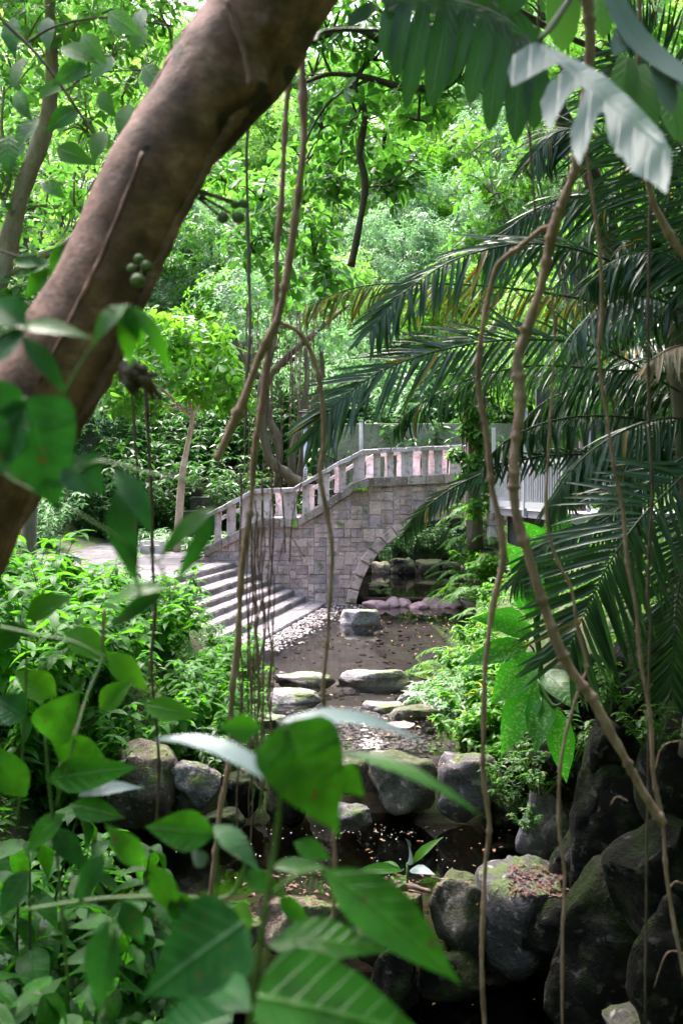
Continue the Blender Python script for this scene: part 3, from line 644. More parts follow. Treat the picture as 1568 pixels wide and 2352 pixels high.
RK = [
 (833, 1402, 1450, 88, 23.3, 'rockgrey', 'squat grey boulder with a mossy foot standing alone in the pool', 1, .8, .5),
 (705, 1550, 1582, 140, 17.0, 'rockgrey', 'dark layered flat stone beside the round pebble at the pool outlet', 2, .5, .4),
 (860, 1541, 1584, 172, 17.0, 'rockmoss', 'long pale stepping stone with a mossy yellow-green front edge', 3, .4, .5),
 (641, 1542, 1560, 32, 17.3, 'rockgrey', 'small round purple-grey stone at the left end of the pool outlet', 4, .9, .9),
 (680, 1588, 1622, 132, 15.6, 'rockgrey', 'smooth flat pale stone below the dark layered stone', 5, .6, .4),
 (600, 1647, 1680, 150, 14.2, 'rockgrey', 'flat grey stone partly behind the hanging roots', 6, .6, .4),
 (950, 1594, 1626, 84, 15.6, 'rockgrey', 'smooth whitish stone under the bright bank plants', 7, .7, .5),
 (878, 1616, 1645, 98, 15.0, 'rockgrey', 'low speckled stone with one red leaf on it', 8, .6, .4),
 (946, 1626, 1664, 132, 14.6, 'rockmoss', 'mossy brown stone lying across the shallow stream', 9, .6, .5),
 (920, 1662, 1684, 72, 13.9, 'rockpink', 'flat pinkish stone in front of the mossy brown stone', 10, .7, .4),
 (893, 1690, 1702, 26, 13.3, 'rockdark', 'small black stone in the shallow gravel', 11, .8, .7),
 (986, 1672, 1688, 26, 13.6, 'rockdark', 'little dark stone near the right side of the shallows', 12, .8, .7),
 (335, 1722, 1860, 185, 11.9, 'rockbrown', 'tall brown boulder at the left end of the rock dam', 13, .8, .6),
 (442, 1758, 1836, 128, 11.9, 'rockgrey', 'grey dam boulder with a pale flat top beside the tall brown one', 14, .8, .5),
 (560, 1776, 1845, 100, 12.1, 'rockdark', 'dark purple dam boulder behind the hanging roots', 15, .9, .6),
 (665, 1770, 1860, 120, 12.2, 'rockdark', 'dark dam boulder behind the large hanging leaf', 16, .9, .6),
 (800, 1742, 1810, 84, 12.4, 'rockmoss', 'small mossy dam stone left of the round mossy boulder', 17, .9, .5),
 (918, 1737, 1836, 156, 12.3, 'rockmoss', 'large rounded mossy boulder in the middle of the rock dam', 18, 1.1, .6),
 (1075, 1735, 1840, 150, 12.0, 'rockgrey', 'angular grey boulder at the right end of the rock dam', 19, .9, .6),
 (812, 1852, 1900, 92, 11.4, 'rockgrey', 'wedge of wet slate-grey rock at the foot of the dam', 20, .8, .4),
 (505, 1862, 1905, 90, 11.6, 'rockdark', 'wet black rock at the waterline below the dam', 21, .8, .5),
 (1212, 1990, 2170, 215, 9.9, 'rockgrey', 'broad flat-topped boulder with dead leaves on top', 22, 1.15, .40),
 (1062, 2025, 2160, 160, 9.9, 'rockmoss', 'mossy boulder left of the leaf-strewn boulder', 23, 1.1, .40),
 (880, 2050, 2170, 190, 9.9, 'rockbrown', 'brown stone under the driftwood in the lower dam', 24, .7, .4),
 (690, 2065, 2180, 240, 9.9, 'rockbrown', 'wide flat brown rock in the lower dam with scattered leaves', 25, .6, .35),
 (500, 2112, 2210, 170, 9.7, 'rockbrown', 'brown rock at the left end of the lower dam', 26, .8, .4),
 (905, 2170, 2330, 110, 9.3, 'rockdark', 'dark upright rock below the lower dam', 27, .7, .7),
 (1040, 2190, 2290, 150, 9.5, 'rockdark', 'black wet rock under the mossy boulder', 28, .7, .7),
 (1490, 2318, 2380, 210, 7.6, 'rockmoss', 'low wet rock in the bottom right corner of the stream', 29, .8, .4),
]
for (u, a, b, w, y, mat, lab, s, dy, fl) in RK:
    if y >= 14 and mat == 'rockgrey' or s == 3: mat = 'rockpale'
    rock(u, a, b, w, y, mat, lab, s, dy, name='boulder' if w > 60 else 'stone', flat=fl, cat='boulder' if w > 60 else 'stone')
# right-hand boulder wall
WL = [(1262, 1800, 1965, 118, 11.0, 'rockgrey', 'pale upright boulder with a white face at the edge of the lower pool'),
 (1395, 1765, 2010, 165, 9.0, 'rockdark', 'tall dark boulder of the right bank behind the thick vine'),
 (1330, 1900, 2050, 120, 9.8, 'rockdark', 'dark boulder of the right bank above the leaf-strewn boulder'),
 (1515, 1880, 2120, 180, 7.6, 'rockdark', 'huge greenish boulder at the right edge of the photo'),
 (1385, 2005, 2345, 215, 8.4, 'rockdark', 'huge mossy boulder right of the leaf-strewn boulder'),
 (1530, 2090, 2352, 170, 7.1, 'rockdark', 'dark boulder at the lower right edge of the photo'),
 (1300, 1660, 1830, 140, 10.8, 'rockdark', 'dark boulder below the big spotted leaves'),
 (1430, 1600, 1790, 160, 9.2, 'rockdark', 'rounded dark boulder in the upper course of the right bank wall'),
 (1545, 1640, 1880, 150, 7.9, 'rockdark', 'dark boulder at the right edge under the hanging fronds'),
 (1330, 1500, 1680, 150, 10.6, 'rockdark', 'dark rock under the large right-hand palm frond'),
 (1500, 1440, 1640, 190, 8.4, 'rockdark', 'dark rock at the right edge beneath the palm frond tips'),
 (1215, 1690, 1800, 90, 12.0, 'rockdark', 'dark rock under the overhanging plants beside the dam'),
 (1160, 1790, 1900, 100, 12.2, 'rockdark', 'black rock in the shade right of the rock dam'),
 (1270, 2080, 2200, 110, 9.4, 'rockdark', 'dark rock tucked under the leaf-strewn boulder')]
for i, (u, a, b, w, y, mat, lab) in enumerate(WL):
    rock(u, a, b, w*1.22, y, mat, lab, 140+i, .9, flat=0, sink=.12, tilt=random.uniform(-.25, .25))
# backing earth of the right wall is the terrain; rocks under and beyond the arch
rs = random.Random(3)
us = 838; i = 0
while us < 1180:
    w = rs.uniform(26, 60)
    if us < 900: w = rs.uniform(34, 70)
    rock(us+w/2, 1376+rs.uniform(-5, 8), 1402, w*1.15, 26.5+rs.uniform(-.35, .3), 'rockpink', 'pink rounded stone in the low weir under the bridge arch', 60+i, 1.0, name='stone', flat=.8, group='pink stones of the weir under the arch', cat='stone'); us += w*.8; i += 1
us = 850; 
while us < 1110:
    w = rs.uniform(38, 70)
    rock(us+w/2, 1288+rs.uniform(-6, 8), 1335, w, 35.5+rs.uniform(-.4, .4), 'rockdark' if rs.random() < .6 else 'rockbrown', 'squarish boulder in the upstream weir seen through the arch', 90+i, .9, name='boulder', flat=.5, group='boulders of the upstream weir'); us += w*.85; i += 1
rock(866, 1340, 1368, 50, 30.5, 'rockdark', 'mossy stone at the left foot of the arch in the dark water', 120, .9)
# dark masonry behind the arch
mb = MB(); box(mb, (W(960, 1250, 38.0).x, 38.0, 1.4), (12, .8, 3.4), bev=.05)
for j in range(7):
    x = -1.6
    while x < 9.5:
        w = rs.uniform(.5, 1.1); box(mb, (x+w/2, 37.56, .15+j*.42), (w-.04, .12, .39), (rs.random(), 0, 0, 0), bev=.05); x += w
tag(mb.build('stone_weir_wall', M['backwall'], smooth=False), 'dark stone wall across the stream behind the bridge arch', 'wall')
# gravel margin beside the lowest step
def pebbles(name, pts, size, mat, squash=.6):
    V0, F0 = rockmesh(5, 1, 1, squash, sub=1)
    V0 = np.array(V0); n = len(pts); P = np.array(pts)
    S = size*np.exp(rng.normal(0, .35, n)); A = rng.random(n)*6.28
    c, s = np.cos(A), np.sin(A)
    V = np.zeros((n, len(V0), 3)); V[..., 0] = (V0[:, 0]*c[:, None]-V0[:, 1]*s[:, None])*S[:, None]*rng.uniform(.8, 1.4, (n, 1)); V[..., 1] = (V0[:, 0]*s[:, None]+V0[:, 1]*c[:, None])*S[:, None]; V[..., 2] = V0[:, 2]*S[:, None]
    V += P[:, None]
    F = (F0[None]+(np.arange(n)*len(V0))[:, None, None]).reshape(-1, 3)
    D = np.zeros((n*len(V0), 4)); D[:, 0] = np.repeat(rng.random(n), len(V0))
    mb = MB(); mb.add(V.reshape(-1, 3), F, D); return tag(mb.build(name, mat), kind='stuff')
pp = []
for i in range(1500):
    t = rng.random(); y = 27-t*7.5; q = abs(rng.normal(0, .38))
    x = ST[-1][0]+EDX*(27-y)+.03+q*(1 if y < 26 else 2.0); pp.append((x, y, .03-.06*q))
for i in range(2600):
    y = rng.uniform(12.7, 15.2); x = rng.normal(.35, .38)
    pp.append((x+.15*math.sin(y*2), y, -.125-.05*abs(x-.35)+.02*noise.noise(Vector((x*2, y*2, 0)))))
g = pebbles('gravel', pp, .028, M['gravel']); g['label'] = 'pale gravel and pebbles beside the steps and in the shallows'
pp = [(rng.uniform(-3, 5), rng.uniform(12.7, 27), 0) for i in range(700)]
pp = [(x, y, height(x, y)+.02) for x, y, z in pp if itp(y, LE) < x < itp(y, RE)]
g = pebbles('submerged_stones', pp, .045, M['bed']); g['label'] = 'brown stones on the stream bed'
EXPO = 3.05; HAZE = 0
UP = np.array([0, 0, 1.0])
GEO = {}
# ------------------------------------------------------------------ background wood on the hillside
def hill_proto(i, lm, H, R, ncl, n, size, bark='bark', k=5, tm='far', droop=.3, wr=.4):
    return tree('hillside_tree', None, 'tree', (0, 0, 0), H, R, .13*H/6, ncl, LG[lm], M[bark], size=size, n=n, k=k, tm=tm, flat=.40, crown_z=.58, clr=1.05, seed=200+i, droop=droop, wr=wr)
PRO = [hill_proto(0, 'hillA', 8, 3.2, 34, 55, .30), hill_proto(1, 'hillB', 7.5, 3.0, 34, 60, .26, droop=.6, wr=.3), hill_proto(2, 'hillC', 8, 3.3, 34, 50, .32),
       hill_proto(3, 'hillA', 6.5, 2.8, 28, 70, .20, k=6), hill_proto(4, 'hillB', 8.5, 3.0, 34, 60, .24, 'mossbark'), hill_proto(5, 'lime', 6.5, 2.8, 24, 55, .28, k=6)]
used = [False]*6
LABS = ['bright yellow-green tree on the far hillside', 'blue-green fine-leaved tree on the far hillside', 'deep green tree on the far hillside', 'light green small-leaved tree on the far hillside', 'grey-green feathery tree on the far hillside', 'lime green tree on the far hillside']
rs = random.Random(11); nh = 0
def place_hill(k, x, y, s, z=None):
    o = PRO[k] if not used[k] else copy_tree(PRO[k])
    used[k] = True
    o.location = (x, y, (height(x, y) if z is None else z)-.3); o.rotation_euler = (rs.uniform(-.12, .12), rs.uniform(-.12, .12), rs.uniform(0, 6.28)); o.scale = (s, s, s*rs.uniform(.9, 1.15))
    tag(o, LABS[k], 'tree', LABS[k].replace('tree', 'trees'))
    return o
y = 45.0
while y < 92:
    x = -.36*y-1+rs.uniform(0, 3)
    while x < .36*y+2:
        k = rs.choice([0, 0, 1, 1, 2, 3, 3, 4, 5, 5] if x > -6 else [0, 3, 5, 0, 1, 5, 2])
        place_hill(k, x+rs.uniform(-.8, .8), y+rs.uniform(-1.5, 1.5), rs.uniform(.8, 1.15)*(1+(y-45)*.006)); nh += 1
        x += rs.uniform(4.3, 5.8)*(1+(y-45)*.008)
    y += 4.9+(y-45)*.06
for x, y, k, s in [(-13, 33, 3, .9), (-16.5, 37, 0, 1), (-11.5, 39.5, 4, .95), (-14, 28, 5, .8), (-12, 43, 1, 1), (9.5, 34, 2, 1.0), (11, 40, 0, 1), (7.5, 41, 3, .9), (13, 30, 2, 1.1), (16, 36, 5, 1.1)]:
    place_hill(k, x, y, s)
# ------------------------------------------------------------------ shrubs
def shrub(name, label, cat, loc, h, r, nst, size, lm, tm='lo', nper=7, seed=1, wr=.42, stem='greenstem', group=None, droop=.25, k=5, curl=.5, low=.25, sr=.008):
    rs = random.Random(seed); root = empty(name, loc); tag(root, label, cat, group)
    sb = MB(); fb = MB(); C = []
    Pl, Dl, Nl = [], [], []
    for i in range(nst):
        th = rs.uniform(0, 6.28); q = rs.random()**.5*r
        tip = Vector((math.cos(th)*q, math.sin(th)*q, h*rs.uniform(.55, 1.05)*(1-.3*(q/r)**2))); b = Vector((tip.x*.25, tip.y*.25, -.1))
        P = catmull([b, b.lerp(tip, .5)+Vector((rs.uniform(-.06, .06), rs.uniform(-.06, .06), .05))*h, tip], 5)
        tube(sb, P, [sr*1.5, sr, sr*.4], 5)
        for j in range(nper):
            t = low+(1-low)*(j+1)/nper; p = P[0].lerp(P[-1], 0) if 0 else P[min(len(P)-1, int(t*(len(P)-1)))]
            C.append(p)
            kk = k if j == nper-1 else 3; a0 = rs.uniform(0, 6.28)
            for m_ in range(kk):
                a = a0+m_*6.283/kk+rs.uniform(-.3, .3)
                Pl.append(p); Dl.append((math.cos(a), math.sin(a), rs.uniform(-.3, .5)-droop*rs.random())); Nl.append((rs.uniform(-.3, .3), rs.uniform(-.3, .3), 1))
    n = len(Pl); Pl = np.array([tuple(p) for p in Pl]); Dl = np.array(Dl); Nl = np.array(Nl)
    L = size*rng.uniform(.55, 1.2, n)
    leaves(fb, tm, Pl, Dl, Nl, L, L*wr*rng.uniform(.8, 1.2, n), curl*rng.uniform(.2, 1.6, n), rng.random(n))
    sb.build('stem', M[stem], root); fb.build('foliage', LG[lm], root, smooth=tm != 'far')
    return root
def spread(proto, spots, labels=None, group=None):
    for i, (x, y, z, s) in enumerate(spots):
        o = proto if i == 0 else copy_tree(proto)
        o.location = (x, y, z); o.scale = (s,)*3; o.rotation_euler = (0, 0, (i*2.4) % 6.28)
        if labels: o['label'] = labels if isinstance(labels, str) else labels[i % len(labels)]
        if group: o['group'] = group
# understorey behind the plaza and bridge
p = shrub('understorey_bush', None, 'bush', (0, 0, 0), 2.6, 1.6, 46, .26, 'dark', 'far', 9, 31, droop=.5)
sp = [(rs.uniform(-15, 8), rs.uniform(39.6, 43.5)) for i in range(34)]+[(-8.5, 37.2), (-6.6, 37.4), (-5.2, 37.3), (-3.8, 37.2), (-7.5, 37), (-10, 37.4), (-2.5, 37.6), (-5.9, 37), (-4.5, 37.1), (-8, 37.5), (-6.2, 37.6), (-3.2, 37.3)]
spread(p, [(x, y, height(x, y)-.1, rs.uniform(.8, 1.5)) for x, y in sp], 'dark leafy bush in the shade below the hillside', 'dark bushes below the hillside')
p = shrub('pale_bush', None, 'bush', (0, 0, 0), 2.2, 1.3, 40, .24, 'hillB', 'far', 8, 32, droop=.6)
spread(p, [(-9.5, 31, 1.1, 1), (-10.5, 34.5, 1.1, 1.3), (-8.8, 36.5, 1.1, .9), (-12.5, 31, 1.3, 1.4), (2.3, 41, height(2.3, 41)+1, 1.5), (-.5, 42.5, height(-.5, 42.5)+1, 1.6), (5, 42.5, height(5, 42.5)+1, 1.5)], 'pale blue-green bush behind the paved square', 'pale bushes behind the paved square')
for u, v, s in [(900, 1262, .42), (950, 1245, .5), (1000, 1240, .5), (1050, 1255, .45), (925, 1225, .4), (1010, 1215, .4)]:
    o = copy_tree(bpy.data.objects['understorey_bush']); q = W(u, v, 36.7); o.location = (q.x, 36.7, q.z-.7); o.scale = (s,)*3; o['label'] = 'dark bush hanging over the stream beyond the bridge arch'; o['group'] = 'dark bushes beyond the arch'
# low plants by the plaza tree
p = shrub('border_plant', None, 'plant', (0, 0, 0), .55, .6, 26, .30, 'hillB', 'lo', 4, 33, wr=.16, droop=.4)
spread(p, [(W(u, 1200, y_).x, y_, 1.12, s) for u, y_, s in [(395, 31.5, 1.1), (440, 32, .9), (350, 34, 1.2), (300, 35, 1.1), (520, 34, 1)]], 'strap-leaved border plant at the edge of the paved square', 'border plants round the paved square')
# ------------------------------------------------------------------ built things behind
mb = MB(); x = W(560, 1000, 36).x
y0, y1 = 36.0, 36.9
V = [(a, b, c) for b in (y0, y1) for a in (W(690, 0, 36).x, W(1230, 0, 36).x) for c in (0, 1)]
grid(mb, list(np.arange(W(640, 0, 36).x, W(1260, 0, 36).x, .35)), [0, 1], lambda x, y: 0)
mb = MB(); YW = 38.8; xs_ = np.arange(W(735, 0, YW).x, W(1260, 0, YW).x, .3); zs = np.arange(2.6, W(800, 968, YW).z, .3)
V = [(a, YW+.10*noise.noise(Vector((a*1.5, c*1.2, 1)))+(c-3)*.05, c) for c in zs for a in xs_]; nx_ = len(xs_)
mb.add(V, np.array([(j*nx_+i, j*nx_+i+1, (j+1)*nx_+i+1, (j+1)*nx_+i) for j in range(len(zs)-1) for i in range(nx_-1)]))
box(mb, ((xs_[0]+xs_[-1])/2, YW+.65, zs[-1]-.02), (xs_[-1]-xs_[0], .95, .12)); box(mb, ((xs_[0]+xs_[-1])/2, YW+1.1, (zs[0]+zs[-1])/2), (xs_[-1]-xs_[0], .1, zs[-1]-zs[0]-.3))
tag(mb.build('retaining_wall', M['mosswall']), 'long moss-streaked retaining wall behind the bridge', 'wall')
mb = MB(); r2 = random.Random(8)      # dark boulder wall behind the plaza
xw = W(330, 0, 38).x
for j in range(5):
    x = xw+r2.uniform(-.3, .2)
    while x < W(700, 0, 38).x:
        w_ = r2.uniform(.45, 1.0); V, F = rockmesh(r2.randint(0, 999), w_*.62, .35, .30, sub=2); mb.add([(a+x+w_/2, b+38, c+1.3+j*.5) for a, b, c in V], F, (r2.random(), 0, 0, 0)); x += w_
tag(mb.build('rubble_wall', M['backwall']), 'dark rubble stone wall in the shade beyond the paved square', 'wall')
for (u, v, w_, h_, yy, lab) in [(465, 1160, 50, 40, 36, 'weathered dressed stone block, larger of those stacked by the plaza tree'), (445, 1130, 40, 22, 36.2, 'weathered stone block on top of the stack by the plaza tree'), (440, 1185, 36, 26, 35.8, 'small stone block at the foot of the stack by the plaza tree'), (492, 1180, 44, 34, 36.1, 'stone block at the right of the stack by the plaza tree')]:
    mb = MB(); q = W(u, v, yy); k = yy/FP
    box(mb, (0, 0, 0), (w_*k, .6, h_*k), (.5, 0, 0, 0), bev=.04); o = mb.build('stone_block', M['backwall'], smooth=False); o.location = q; tag(o, lab, 'block', 'stacked stone blocks')
mb = MB(); q = W(350, 1230, 30.5); k = 30.5/FP       # small concrete trough
for c, s in (((0, 0, -.14), (.66, .46, .12)), ((-.29, 0, .05), (.08, .46, .26)), ((.29, 0, .05), (.08, .46, .26)), ((0, .2, .05), (.5, .06, .26)), ((0, -.2, -.01), (.5, .06, .14))): box(mb, c, s, bev=.008)
o = mb.build('concrete_trough', M['concrete'], smooth=False); o.location = (q.x, 30.5, 1.155+.20); tag(o, 'pale square concrete trough on the paved square', 'trough')
# lamp post
lp = empty('lamp_post', (W(700, 0, 31.5).x, 31.5, 1.2)); tag(lp, 'slim grey-blue lamp post with a dark square lantern behind the bridge stairs', 'lamp post')
zt = W(700, 975, 31.5).z-1.2
mb = MB(); tube(mb, [(0, 0, 0), (0, 0, zt)], .06, 12); tube(mb, [(0, 0, 0), (0, 0, .1)], .10, 12); mb.build('pole', M['post'], lp)
mb = MB(); tube(mb, [(0, 0, W(700, 1105, 31.5).z-1.2), (0, 0, W(700, 1072, 31.5).z-1.2)], .068, 12); st = mb.build('sticker', M['white'], lp)
mb = MB()
for i in range(5): box(mb, (0, -.072, W(700, 1078+i*5.5, 31.5).z-1.2), (.045, .006, .03))
mb.build('marking', M['black'], lp, smooth=False)
ln = MB(); box(ln, (0, 0, zt+.04), (.30, .30, .05), bev=.01); box(ln, (0, 0, zt+.38), (.40, .40, .07), bev=.02); box(ln, (0, 0, zt+.44), (.16, .16, .06), bev=.02)
for a in (-1, 1):
    for b in (-1, 1): box(ln, (a*.13, b*.13, zt+.2), (.03, .03, .30))
ln.build('lantern', M['black'], lp, smooth=False); mb = MB(); box(mb, (0, 0, zt+.2), (.2, .2, .28), bev=.01); mb.build('lamp_glass', M['lens'], lp, smooth=False)
# thin dark iron railing beyond the bridge
ir = empty('iron_railing', (W(750, 0, 34).x, 34, 2.5)); tag(ir, 'thin dark iron railing between the lamp post and the mossy wall', 'railing')
mb = MB(); a, b = W(722, 1034, 34), W(800, 1068, 33); beam(mb, a-ir.location, b-ir.location, .05, .05); beam(mb, a-ir.location-Vector((0, 0, .5)), b-ir.location-Vector((0, 0, .5)), .04, .04); mb.build('rail', M['black'], ir, smooth=False)
for i in range(9):
    p_ = a.lerp(b, i/8)-ir.location; mb = MB(); beam(mb, p_-Vector((0, 0, 1.6 if i % 4 == 0 else .5)), p_, .03, .03); mb.build('bar', M['black'], ir, smooth=False)
for u, v0, v1, yy, lab in [(770, 985, 1075, 33.5, 'black slender post behind the stairs of the bridge'), (829, 968, 1040, 35, 'grey weathered post in front of the mossy wall')]:
    mb = MB(); a, b = W(u, v0, yy), W(u, v1, yy); tube(mb, [(0, 0, -1.5), (0, 0, a.z-b.z)], .07, 10); tube(mb, [(0, 0, a.z-b.z), (0, 0, a.z-b.z+.06)], .085, 10)
    o = mb.build('post', M['black'] if u < 800 else M['concrete']); o.location = b; tag(o, lab, 'post')
# white railing terrace on the right
tr_ = empty('white_railing', (W(1293, 0, 20).x, 20, 2.5)); tag(tr_, 'white painted balcony railing half hidden by the palm fronds', 'railing')
O = tr_.location
cA, cB = W(1293, 1176, 20), W(1132, 1158, 24.5); cC = Vector((cA.x+.0, 20, cA.z))
rt = W(1293, 1058, 20).z; rb = W(1293, 1166, 20).z
def rl(a, b, zt, zb):
    a, b = Vector((a.x, a.y, 0)), Vector((b.x, b.y, 0))
    mb = MB(); beam(mb, a+Vector((0, 0, zt))-O, b+Vector((0, 0, zt))-O, .07, .10); mb.build('top_rail', M['white'], tr_, smooth=False)
    mb = MB(); beam(mb, a+Vector((0, 0, zb))-O, b+Vector((0, 0, zb))-O, .05, .14); mb.build('bottom_rail', M['white'], tr_, smooth=False)
    n = max(2, int((b-a).length/.135))
    for i in range(1, n):
        p_ = a.lerp(b, i/n)-O; mb = MB(); z0_, z1_ = zb+.05-0, zt-.04
        beam(mb, Vector((p_.x, p_.y, z0_-O.z)), Vector((p_.x, p_.y, z1_-O.z)), .028, .028); mb.build('bar', M['white'], tr_, smooth=False)
rl(cA, cB, rt, rb)
for t, h_ in ((0, .06), (.5, 1.2), (1, .9)):
    p_ = cA.lerp(cB, t); mb = MB(); box(mb, (p_.x-O.x, p_.y-O.y, (rb-.25+rt+h_)/2-O.z), (.085, .085, rt+h_-rb+.25), bev=.006); mb.build('post', M['white'], tr_, smooth=False)
te = empty('terrace', (4.5+1.2, 22, 1.5)); tag(te, 'dark-walled terrace under the white railing on the right bank', 'terrace')
zt = rb-.12; mb = MB(); f = [(cA.x+.05, 19.8), (cA.x+6, 20.5), (cA.x+6, 27), (cB.x, 25)]
def prism(mb, poly, z0, z1, O):
    n = len(poly); V = [(x-O[0], y-O[1], z-O[2]) for z in (z0, z1) for x, y in poly]
    mb.add(V, [tuple(range(n))[::-1], tuple(range(n, 2*n))]+[(i, (i+1) % n, n+(i+1) % n, n+i) for i in range(n)])
prism(mb, f, zt-.16, zt, te.location); mb.build('deck', M['beam'], te, smooth=False)
mb = MB(); f2 = [(cA.x+.35, 20.2), (cA.x+5.8, 20.8), (cA.x+5.8, 26.8), (cB.x+.4, 24.8)]; prism(mb, f2, 0, zt-.165, te.location); mb.build('wall', M['darkwall'], te, smooth=False)
mb = MB()
for u in (1350, 1403, 1470):
    p_ = W(u, 1100, 21.2); beam(mb, Vector((p_.x, 21.2, zt))-te.location, Vector((p_.x, 21.2, zt+2.6))-te.location, .07, .07)
    mb.build('post', M['white'], te, smooth=False); mb = MB()
for v in (1068, 1112):
    mb = MB(); a, b = W(1335, v, 21.2), W(1470, v, 21.2); beam(mb, a-te.location, b-te.location, .05, .08); mb.build('window_rail', M['white'], te, smooth=False)
mb = MB(); box(mb, (cA.x+3.0-te.location.x, 25.5-te.location.y, zt+1.5-te.location.z), (5, .2, 3)); mb.build('back_wall', M['darkwall'], te, smooth=False)
mb = MB(); a, b = W(1318, 1190, 19.6), W(1400, 1203, 19.4); beam(mb, a-te.location, b-te.location, .2, .22); mb.build('beam', M['beam'], te, smooth=False)
# ------------------------------------------------------------------ trees of the middle distance
def custom_tree(name, label, loc, trunk, tr, limbs, clumps, bark, lm, size, n, k=6, tm='obov', wr=.42, clr=.8, curl=.35, droop=.25, cat='tree', up=.7, flat=.75, sides=9, crown=True, rough=.12):
    """all in world points; trunk: list of points, limbs: list of (points, radii), clumps: list of (point, radius)"""
    root = empty(name, loc); tag(root, label, cat); Lc = Vector(loc)
    tb = MB(); tube(tb, [p-Lc for p in catmull(trunk, 7)], tr, sides, rough=rough, seed=loc[0]); tb.build('trunk', M[bark], root)
    if limbs:
        for pts, rad in limbs:
            lb = MB(); tube(lb, [p-Lc for p in catmull(pts, 6)], rad, 6, rough=.12, seed=rad[0]*99); lb.build('limb', M[bark], root)
    if clumps and crown:
        cb = MB(); tb = cb
        foliage(cb, [tuple(Vector(c)-Lc) for c, r in clumps], [r for c, r in clumps], n, size, tm, k, wr=wr, curl=curl, droop=droop, up=up, flat=flat)
        for c, r in clumps:      # twigs inside each clump
            for i in range(5):
                d = rvec(1)[0]*r*.8; tube(tb, catmull([Vector(c)-Lc-Vector((0, 0, .3*r)), Vector(c)-Lc+Vector(tuple(d))*.5, Vector(c)-Lc+Vector(tuple(d))], 3), [.018*size*6, .004], 4, m=1)
        cb.build('crown', [LG[lm], M[bark]], root, smooth=False)
    return root
def cl(spec, y): return [(W(u, v, y+dy), r) for u, v, r, dy in spec]
gz = 1.15
# whorled bright tree on the plaza
b = W(405, 1190, 31)
custom_tree('plaza_tree', 'slender pale-trunked tree with bright lime whorled leaves on the paved square', (b.x, 31, gz), [Vector((b.x, 31, gz-.1)), W(418, 1100, 31), W(428, 1040, 31), W(440, 980, 31), W(445, 940, 31)], [.13, .10, .08, .06],
 [([W(440, 960, 31), W(380, 900, 31), W(300, 850, 30.5), W(260, 820, 30)], [.05, .02]), ([W(440, 960, 31), W(480, 900, 31), W(530, 850, 31)], [.05, .02]), ([W(442, 950, 31), W(420, 860, 31), W(400, 780, 31), W(380, 740, 31)], [.05, .02])]
 + [([W(445, 945, 31), W(330+20*i, 925+8*math.sin(i*2), 30.5+.2*i)], [.02, .008]) for i in range(5)],
 cl([(300, 860, .9, -1), (360, 800, .9, 0), (430, 770, .9, 0), (400, 850, .9, -.5), (480, 820, .9, 0), (520, 880, .8, 0), (330, 920, .6, -.5), (540, 920, .6, .5), (450, 900, .7, .5), (270, 920, .6, -1), (500, 760, .7, 1), (250, 800, .8, 0), (350, 740, .7, .5)], 30.5), 'palebark', 'lime', .36, 26, clr=.8)
# banyan-like leaning trunks with aerial roots in the centre
bt = empty('banyan_tree', (W(675, 0, 33).x, 33, 1.2)); tag(bt, 'old leaning banyan with mossy brown trunks and hanging roots behind the bridge stairs', 'tree')
Lc = bt.location
for i, (pts, r) in enumerate([([(700, 1120), (660, 1090), (625, 1060), (605, 1000), (600, 900), (625, 800), (640, 700)], .17), ([(668, 1130), (672, 1050), (690, 960), (705, 880), (700, 800)], .13), ([(640, 1120), (640, 1020), (615, 950), (612, 880), (660, 820), (740, 750), (800, 700)], .13), ([(612, 880), (560, 830), (530, 740), (520, 660)], .10), ([(690, 1110), (700, 1000), (720, 930), (740, 860), (735, 790)], .12)]):
    mb = MB(); tube(mb, [p-Lc for p in catmull([W(u, v, 33+i*.25) for u, v in pts], 6)], [r*1.2, r, r*.8, r*.4], 10, rough=.2, seed=i); mb.build('trunk', M['bankbark'], bt)
mb = MB()
r3 = random.Random(4)
for i in range(60):
    u = r3.uniform(560, 720); v0 = r3.uniform(650, 900); v1 = min(1130, v0+r3.uniform(80, 330)); yy = 33+r3.uniform(-1, 1)
    tube(mb, [p-Lc for p in catmull([W(u, v0, yy), W(u+r3.uniform(-8, 8), (v0+v1)/2, yy), W(u+r3.uniform(-12, 12), v1, yy)], 4)], [.018, .008], 4)
mb.build('aerial_roots', M['root'], bt)
cb = MB(); foliage(cb, [tuple(W(u, v, yy)-Lc) for u, v, yy in [(560, 640, 33), (640, 680, 33), (720, 700, 34), (620, 760, 34), (700, 780, 34), (780, 760, 35), (800, 840, 35), (560, 760, 35), (860, 780, 36), (880, 860, 36), (760, 900, 36), (640, 850, 36), (520, 700, 33), (690, 620, 33)]], 1.2, 60, .24, 'far', 6, wr=.36, droop=.5); cb.build('crown', LG['hillB'], bt, smooth=False)
